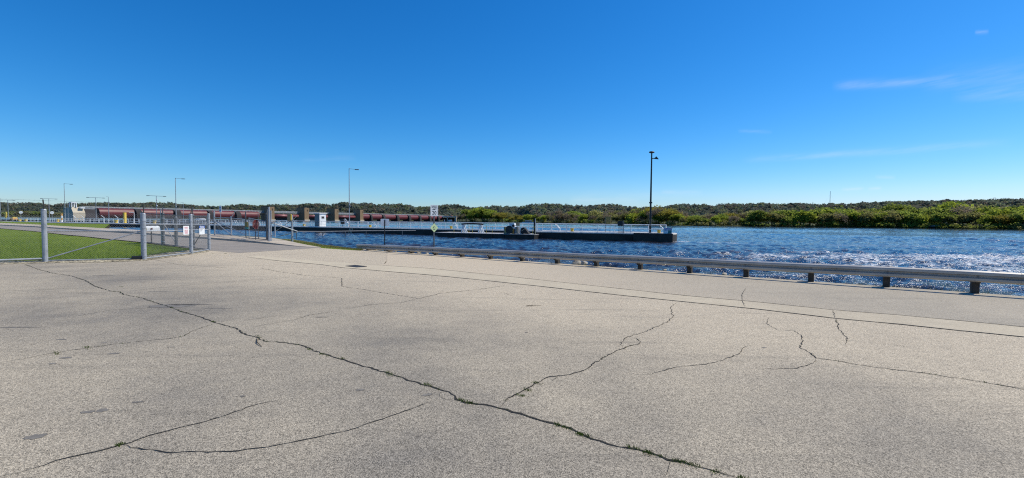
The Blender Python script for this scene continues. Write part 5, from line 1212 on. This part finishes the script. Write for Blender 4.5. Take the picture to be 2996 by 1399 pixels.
# evergreens and houses on the ridge
for px, py, lb in ((2312, 593, 'small dark evergreen on the ridge left of the radio mast'), (2307, 594, 'second small dark evergreen on the ridge left of the radio mast'), (2378, 591, 'pointed dark evergreen on the ridge near the radio mast'), (2524, 589, 'broad dark evergreen on the ridge above the white houses')):
    R = ridge_pt(px); Y = R.y*.985; b = at(px, interp(px, RIDGE)+5, Y); zt = at(px, py, Y).z; h = zt-b.z; t = thing('pine_tree', lb, 'tree', b); MB().tube((0, 0, -2), (0, 0, h*.9), .4, 6, .05).build('trunk', M['bark'], t, False)
    mb = MB(); wd = .48 if px == 2524 else .26
    for _ in range(900):
        u = rt.random()**.7; zz = h*(1-u)+.5; rr2 = h*wd*u*(.75+.35*math.sin(u*26)) ; a = rt.uniform(0, 6.28); c = Vector((rr2*math.cos(a)*rt.random()**.4, rr2*math.sin(a)*rt.random()**.4, zz)); s = h*.05
        d1 = Vector((math.cos(a), math.sin(a), -.4))*s; d2 = Vector((-math.sin(a), math.cos(a), 0))*s*.6; mb.add([c-d2, c+d2, c+d1], [(0, 1, 2)])
    mb.build('crown', M['hill_d'], t, False)
for px, w, lb in ((2519, 7, 'small white roofed house on the ridge, left of two'), (2547, 8, 'white roofed house on the ridge, right of two'), (2495, 4, 'tiny white house by a field on the ridge, left of the pair')):
    b = at(px, 608.5, interp(px, DIST)*.93); t = thing('ridge_house', lb, 'house', b-UP*2); W = w/F*b.y; MB().box((0, 0, 2.2), (W, 6, 4.4)).build('walls', M['pierdark'], t, False)
    rf = MB().prism([(-W*.55, -3.6, 4.2), (-W*.55, 3.6, 4.2), (-W*.55, 0, 7.4)], Vector((W*1.1, 0, 0))).build('roof', M['roof'], t, False); MB().box((W*.2, 0, 7.2), (.8, .8, 2.2)).build('chimney', M['cream'], rf, False); MB().box((0, -3.03, 2.4), (1.5, .08, 1.3)).build('window', M['glass'], t, False)
R = ridge_pt(2428); b = at(2428, 600, R.y*1.1); h = at(2428.5, 559, R.y*1.1).z-b.z; t = thing('radio_mast', 'thin grey lattice radio mast rising from the far ridge', 'mast', b)
mb = MB()
for k in range(3): a = 2.1*k; mb.tube((1.1*math.cos(a), 1.1*math.sin(a), -8), (.35*math.cos(a), .35*math.sin(a), h), .22, 4, .16)
for k in range(16):
    for q in range(3): a, c = 2.1*q, 2.1*(q+1); u, v = k/16, (k+1)/16; mb.tube((1.0*(1-.6*u)*math.cos(a), 1.0*(1-.6*u)*math.sin(a), h*u), (1.0*(1-.6*v)*math.cos(c), 1.0*(1-.6*v)*math.sin(c), h*v), .07, 3)
mb.build('lattice', M['galv_dark'], t, False); mb = MB()
for q in range(3): a = 2.1*q+1; mb.tube((.3, 0, h*.8), (h*.5*math.cos(a), h*.5*math.sin(a), -6), .05, 3)
mb.build('guy_wire', M['galv_dark'], t, False)
# houseboat
b = wp(1543, 651); b = at(1543, 650, 430.0); b.z = WZ; k = 430/F; t = thing('houseboat', 'long white houseboat with dark windows near the far bank', 'boat', b)
MB().prism([(-17*k, -1.2, .1), (17*k, -1.2, .1), (20*k, -1.2, .95), (-16*k, -1.2, .95)], Vector((0, 2.6, 0))).build('hull', M['white'], t, False); cb = MB().box((3*k, 0, 1.65), (18*k, 2.2, 1.5)).build('cabin', M['steelgrey'], t, False); MB().bbox((3*k, 0, 2.5), (21*k, 2.8, .2), 0, .05).build('roof', M['white'], t, False)
for x in (-3, 2, 7): MB().box((x*k, -1.13, 1.75), (3.6*k, .06, .7)).build('window', M['glass'], cb, False)
b = at(2733, 662, shp(2733).y+1.0); b.z = WZ+.2; k = b.y/F; t = thing('boathouse', 'low grey roofed boathouse at the far waterline near the right', 'shed', b); MB().box((0, 0, .35), (18*k, 2.4, .8)).build('walls', M['black'], t, False); MB().prism([(-13*k, -1.6, .7), (13*k, -1.6, .7), (4*k, -1.6, 1.5), (-4*k, -1.6, 1.5)], Vector((0, 3.2, 0))).build('roof', M['steelgrey'], t, False)
# ================================================================== LAWN BLADES
mb = MB(); rg = random.Random(2)
def inlawn(px, py):
    lo = interp(px, [(p[0], p[1]+1.5) for p in NEAR]) if px < 600 else 999
    return lo
for _ in range(17000):
    px = rg.uniform(-40, 560); top = interp(px, [(a, b+1.5) for a, b in NEAR]); bot = interp(px, [(-40, 770), (133, 763), (422, 756), (470, 742), (560, 733)])
    if bot-top < 2: continue
    py = top+(bot-top)*rg.random()**.6; p = gp(px, py, -.03); blade(mb, p-UP*.01, rg.uniform(.05, .12), .008)
mv = MB()
for _ in range(4200):
    px = rg.uniform(720, 1062); y0 = interp(px, [(628, 688), (750, 697), (860, 705), (950, 718), (1062, 731)]); y1 = interp(px, [(628, 689), (720, 697), (800, 701.5), (872, 714), (945, 726), (1062, 733)])
    if y1-y0 < 1: continue
    p = gp(px, rg.uniform(y0, y1), -.03); blade(mv, p-UP*.01, rg.uniform(.05, .13), .012)
for _ in range(2600):
    t = rg.uniform(-6, 14.6); p = RP(t, rg.uniform(.4, .75)); 
    if math.sin(t*2.3)+math.sin(t*.9+1) > .2: blade(mv, p-UP*.03, rg.uniform(.04, .12), .008)
o = mv.build('verge_grass', M['blade_dry']); o['kind'] = 'stuff'; tag(o, 'dull dry grass along the flooded river verge', 'grass')
o = mb.build('grass', M['blade']); o['kind'] = 'stuff'; tag(o, 'green grass blades on the lawn and river verge', 'grass')
# ================================================================== SKY, SUN, CAMERA
sc = bpy.context.scene
SUN_AZ, SUN_EL = math.radians(72), math.radians(50)
w = bpy.data.worlds.new('World'); sc.world = w; w.use_nodes = True; t = w.node_tree; bg = t.nodes['Background']
sky = N(t, 'ShaderNodeTexSky'); sky.sky_type = 'NISHITA'; sky.sun_disc = False; sky.sun_elevation = SUN_EL; sky.sun_rotation = SUN_AZ
sky.altitude = 200; sky.air_density = 1.0; sky.dust_density = .25; sky.ozone_density = 3.0
hs = N(t, 'ShaderNodeHueSaturation'); hs.inputs['Saturation'].default_value = 1.28; hs.inputs['Value'].default_value = 1.0; t.links.new(sky.outputs[0], hs.inputs['Color'])
STR = .105
# thin cirrus, high above: a function of direction, faint and streaky
tc = N(t, 'ShaderNodeTexCoord'); sp = N(t, 'ShaderNodeSeparateXYZ'); t.links.new(tc.outputs['Generated'], sp.inputs[0])
def mth(op, a, b=None):
    n = t.nodes.new('ShaderNodeMath'); n.operation = op
    for i, v in enumerate((a, b)):
        if v is None: continue
        if isinstance(v, (int, float)): n.inputs[i].default_value = v
        else: t.links.new(v, n.inputs[i])
    return n.outputs[0]
az = mth('ARCTAN2', sp.outputs[0], sp.outputs[1]); el = mth('ARCSINE', sp.outputs[2])
cm = N(t, 'ShaderNodeCombineXYZ'); t.links.new(mth('MULTIPLY', az, 9.0), cm.inputs[0]); t.links.new(mth('ADD', mth('MULTIPLY', el, 70.0), mth('MULTIPLY', az, -6.0)), cm.inputs[1])
wn = ramp(t, noise(t, cm.outputs[0], 1.3, 7, .62), [(.36, 0), (.72, 1)])
def ae(px, py): d = ray(px, py); return math.atan2(d.x, d.y), math.asin(d.z/d.length)
cl = None
for x0, y0, x1, y1, th, a_ in ((2440, 251, 2800, 233, 9, .34), (2700, 240, 3300, 190, 22, .17), (2790, 280, 3250, 262, 13, .20), (2180, 467, 2950, 417, 8, .27), (2852, 96, 2893, 94, 3.5, .55), (1670, 583, 1870, 589, 9, .32), (1935, 563, 2055, 566, 6, .36), (2462, 554, 2528, 552, 4, .5), (2538, 553, 2580, 551, 3.5, .5), (2560, 517, 2620, 520, 4, .3), (350, 578, 1150, 592, 9, .20), (880, 468, 1040, 462, 6, .12), (2160, 383, 2260, 386, 4, .18), (1700, 568, 2000, 575, 10, .14)):
    A0, E0 = ae(x0, y0); A1, E1 = ae(x1, y1); k = (E1-E0)/(A1-A0); tr = th/F
    dv = mth('DIVIDE', mth('SUBTRACT', el, mth('ADD', mth('MULTIPLY', az, k), E0-k*A0)), tr); g = mth('EXPONENT', mth('MULTIPLY', mth('MULTIPLY', dv, dv), -1.0))
    du = mth('DIVIDE', mth('SUBTRACT', az, (A0+A1)/2), (A1-A0)/2*1.05); d2 = mth('MULTIPLY', du, du); wdw = mth('MAXIMUM', mth('SUBTRACT', 1.0, mth('MULTIPLY', d2, d2)), 0.0)
    q = mth('MULTIPLY', mth('MULTIPLY', g, wdw), a_); cl = q if cl is None else mth('ADD', cl, q)
cl = mth('MULTIPLY', cl, mth('ADD', mth('MULTIPLY', wn, .65), .10))
sc_ = N(t, 'ShaderNodeSeparateColor'); t.links.new(hs.outputs[0], sc_.inputs[0]); cc_ = N(t, 'ShaderNodeCombineColor')
t.links.new(mth('MULTIPLY', mth('POWER', mth('MULTIPLY', sc_.outputs[0], STR), 1.45), .92/STR), cc_.inputs[0]); t.links.new(mth('MULTIPLY', sc_.outputs[1], .97), cc_.inputs[1]); t.links.new(mth('MULTIPLY', mth('POWER', mth('MULTIPLY', sc_.outputs[2], STR), .95), 1.30/STR), cc_.inputs[2])
out = mixc(t, cl, cc_.outputs[0], (8.0, 8.6, 9.4)); t.links.new(out, bg.inputs[0]); bg.inputs[1].default_value = STR
sl = bpy.data.lights.new('sun', 'SUN'); sl.energy = 4.6; sl.angle = math.radians(.53); sl.color = (1, .94, .82); so = bpy.data.objects.new('sun', sl); C.objects.link(so)
sd_ = Vector((math.sin(SUN_AZ)*math.cos(SUN_EL), math.cos(SUN_AZ)*math.cos(SUN_EL), math.sin(SUN_EL))); so.rotation_euler = (-sd_).to_track_quat('-Z', 'Y').to_euler(); so.location = sd_*50
cam = bpy.data.cameras.new('camera'); co_ = bpy.data.objects.new('camera', cam); C.objects.link(co_); cam.sensor_width = 36; cam.lens = 36*F/CW; cam.clip_start = .1; cam.clip_end = 20000
co_.matrix_world = Matrix.Translation(CAM) @ RM.to_4x4(); sc.camera = co_
sc.view_settings.view_transform = 'Standard'; sc.view_settings.look = 'None'; sc.view_settings.exposure = 0; sc.view_settings.gamma = 1
sc.cycles.max_bounces = 6; sc.cycles.sample_clamp_direct = 12; sc.cycles.transparent_max_bounces = 8; sc.cycles.use_denoising = False; sc.cycles.filter_width = 1.15
for o in list(C.objects):
    if o.parent is None and o.type in ('MESH', 'EMPTY') and o.get('label') == 'x': 
        for ch in list(o.children): bpy.data.objects.remove(ch)
        bpy.data.objects.remove(o)
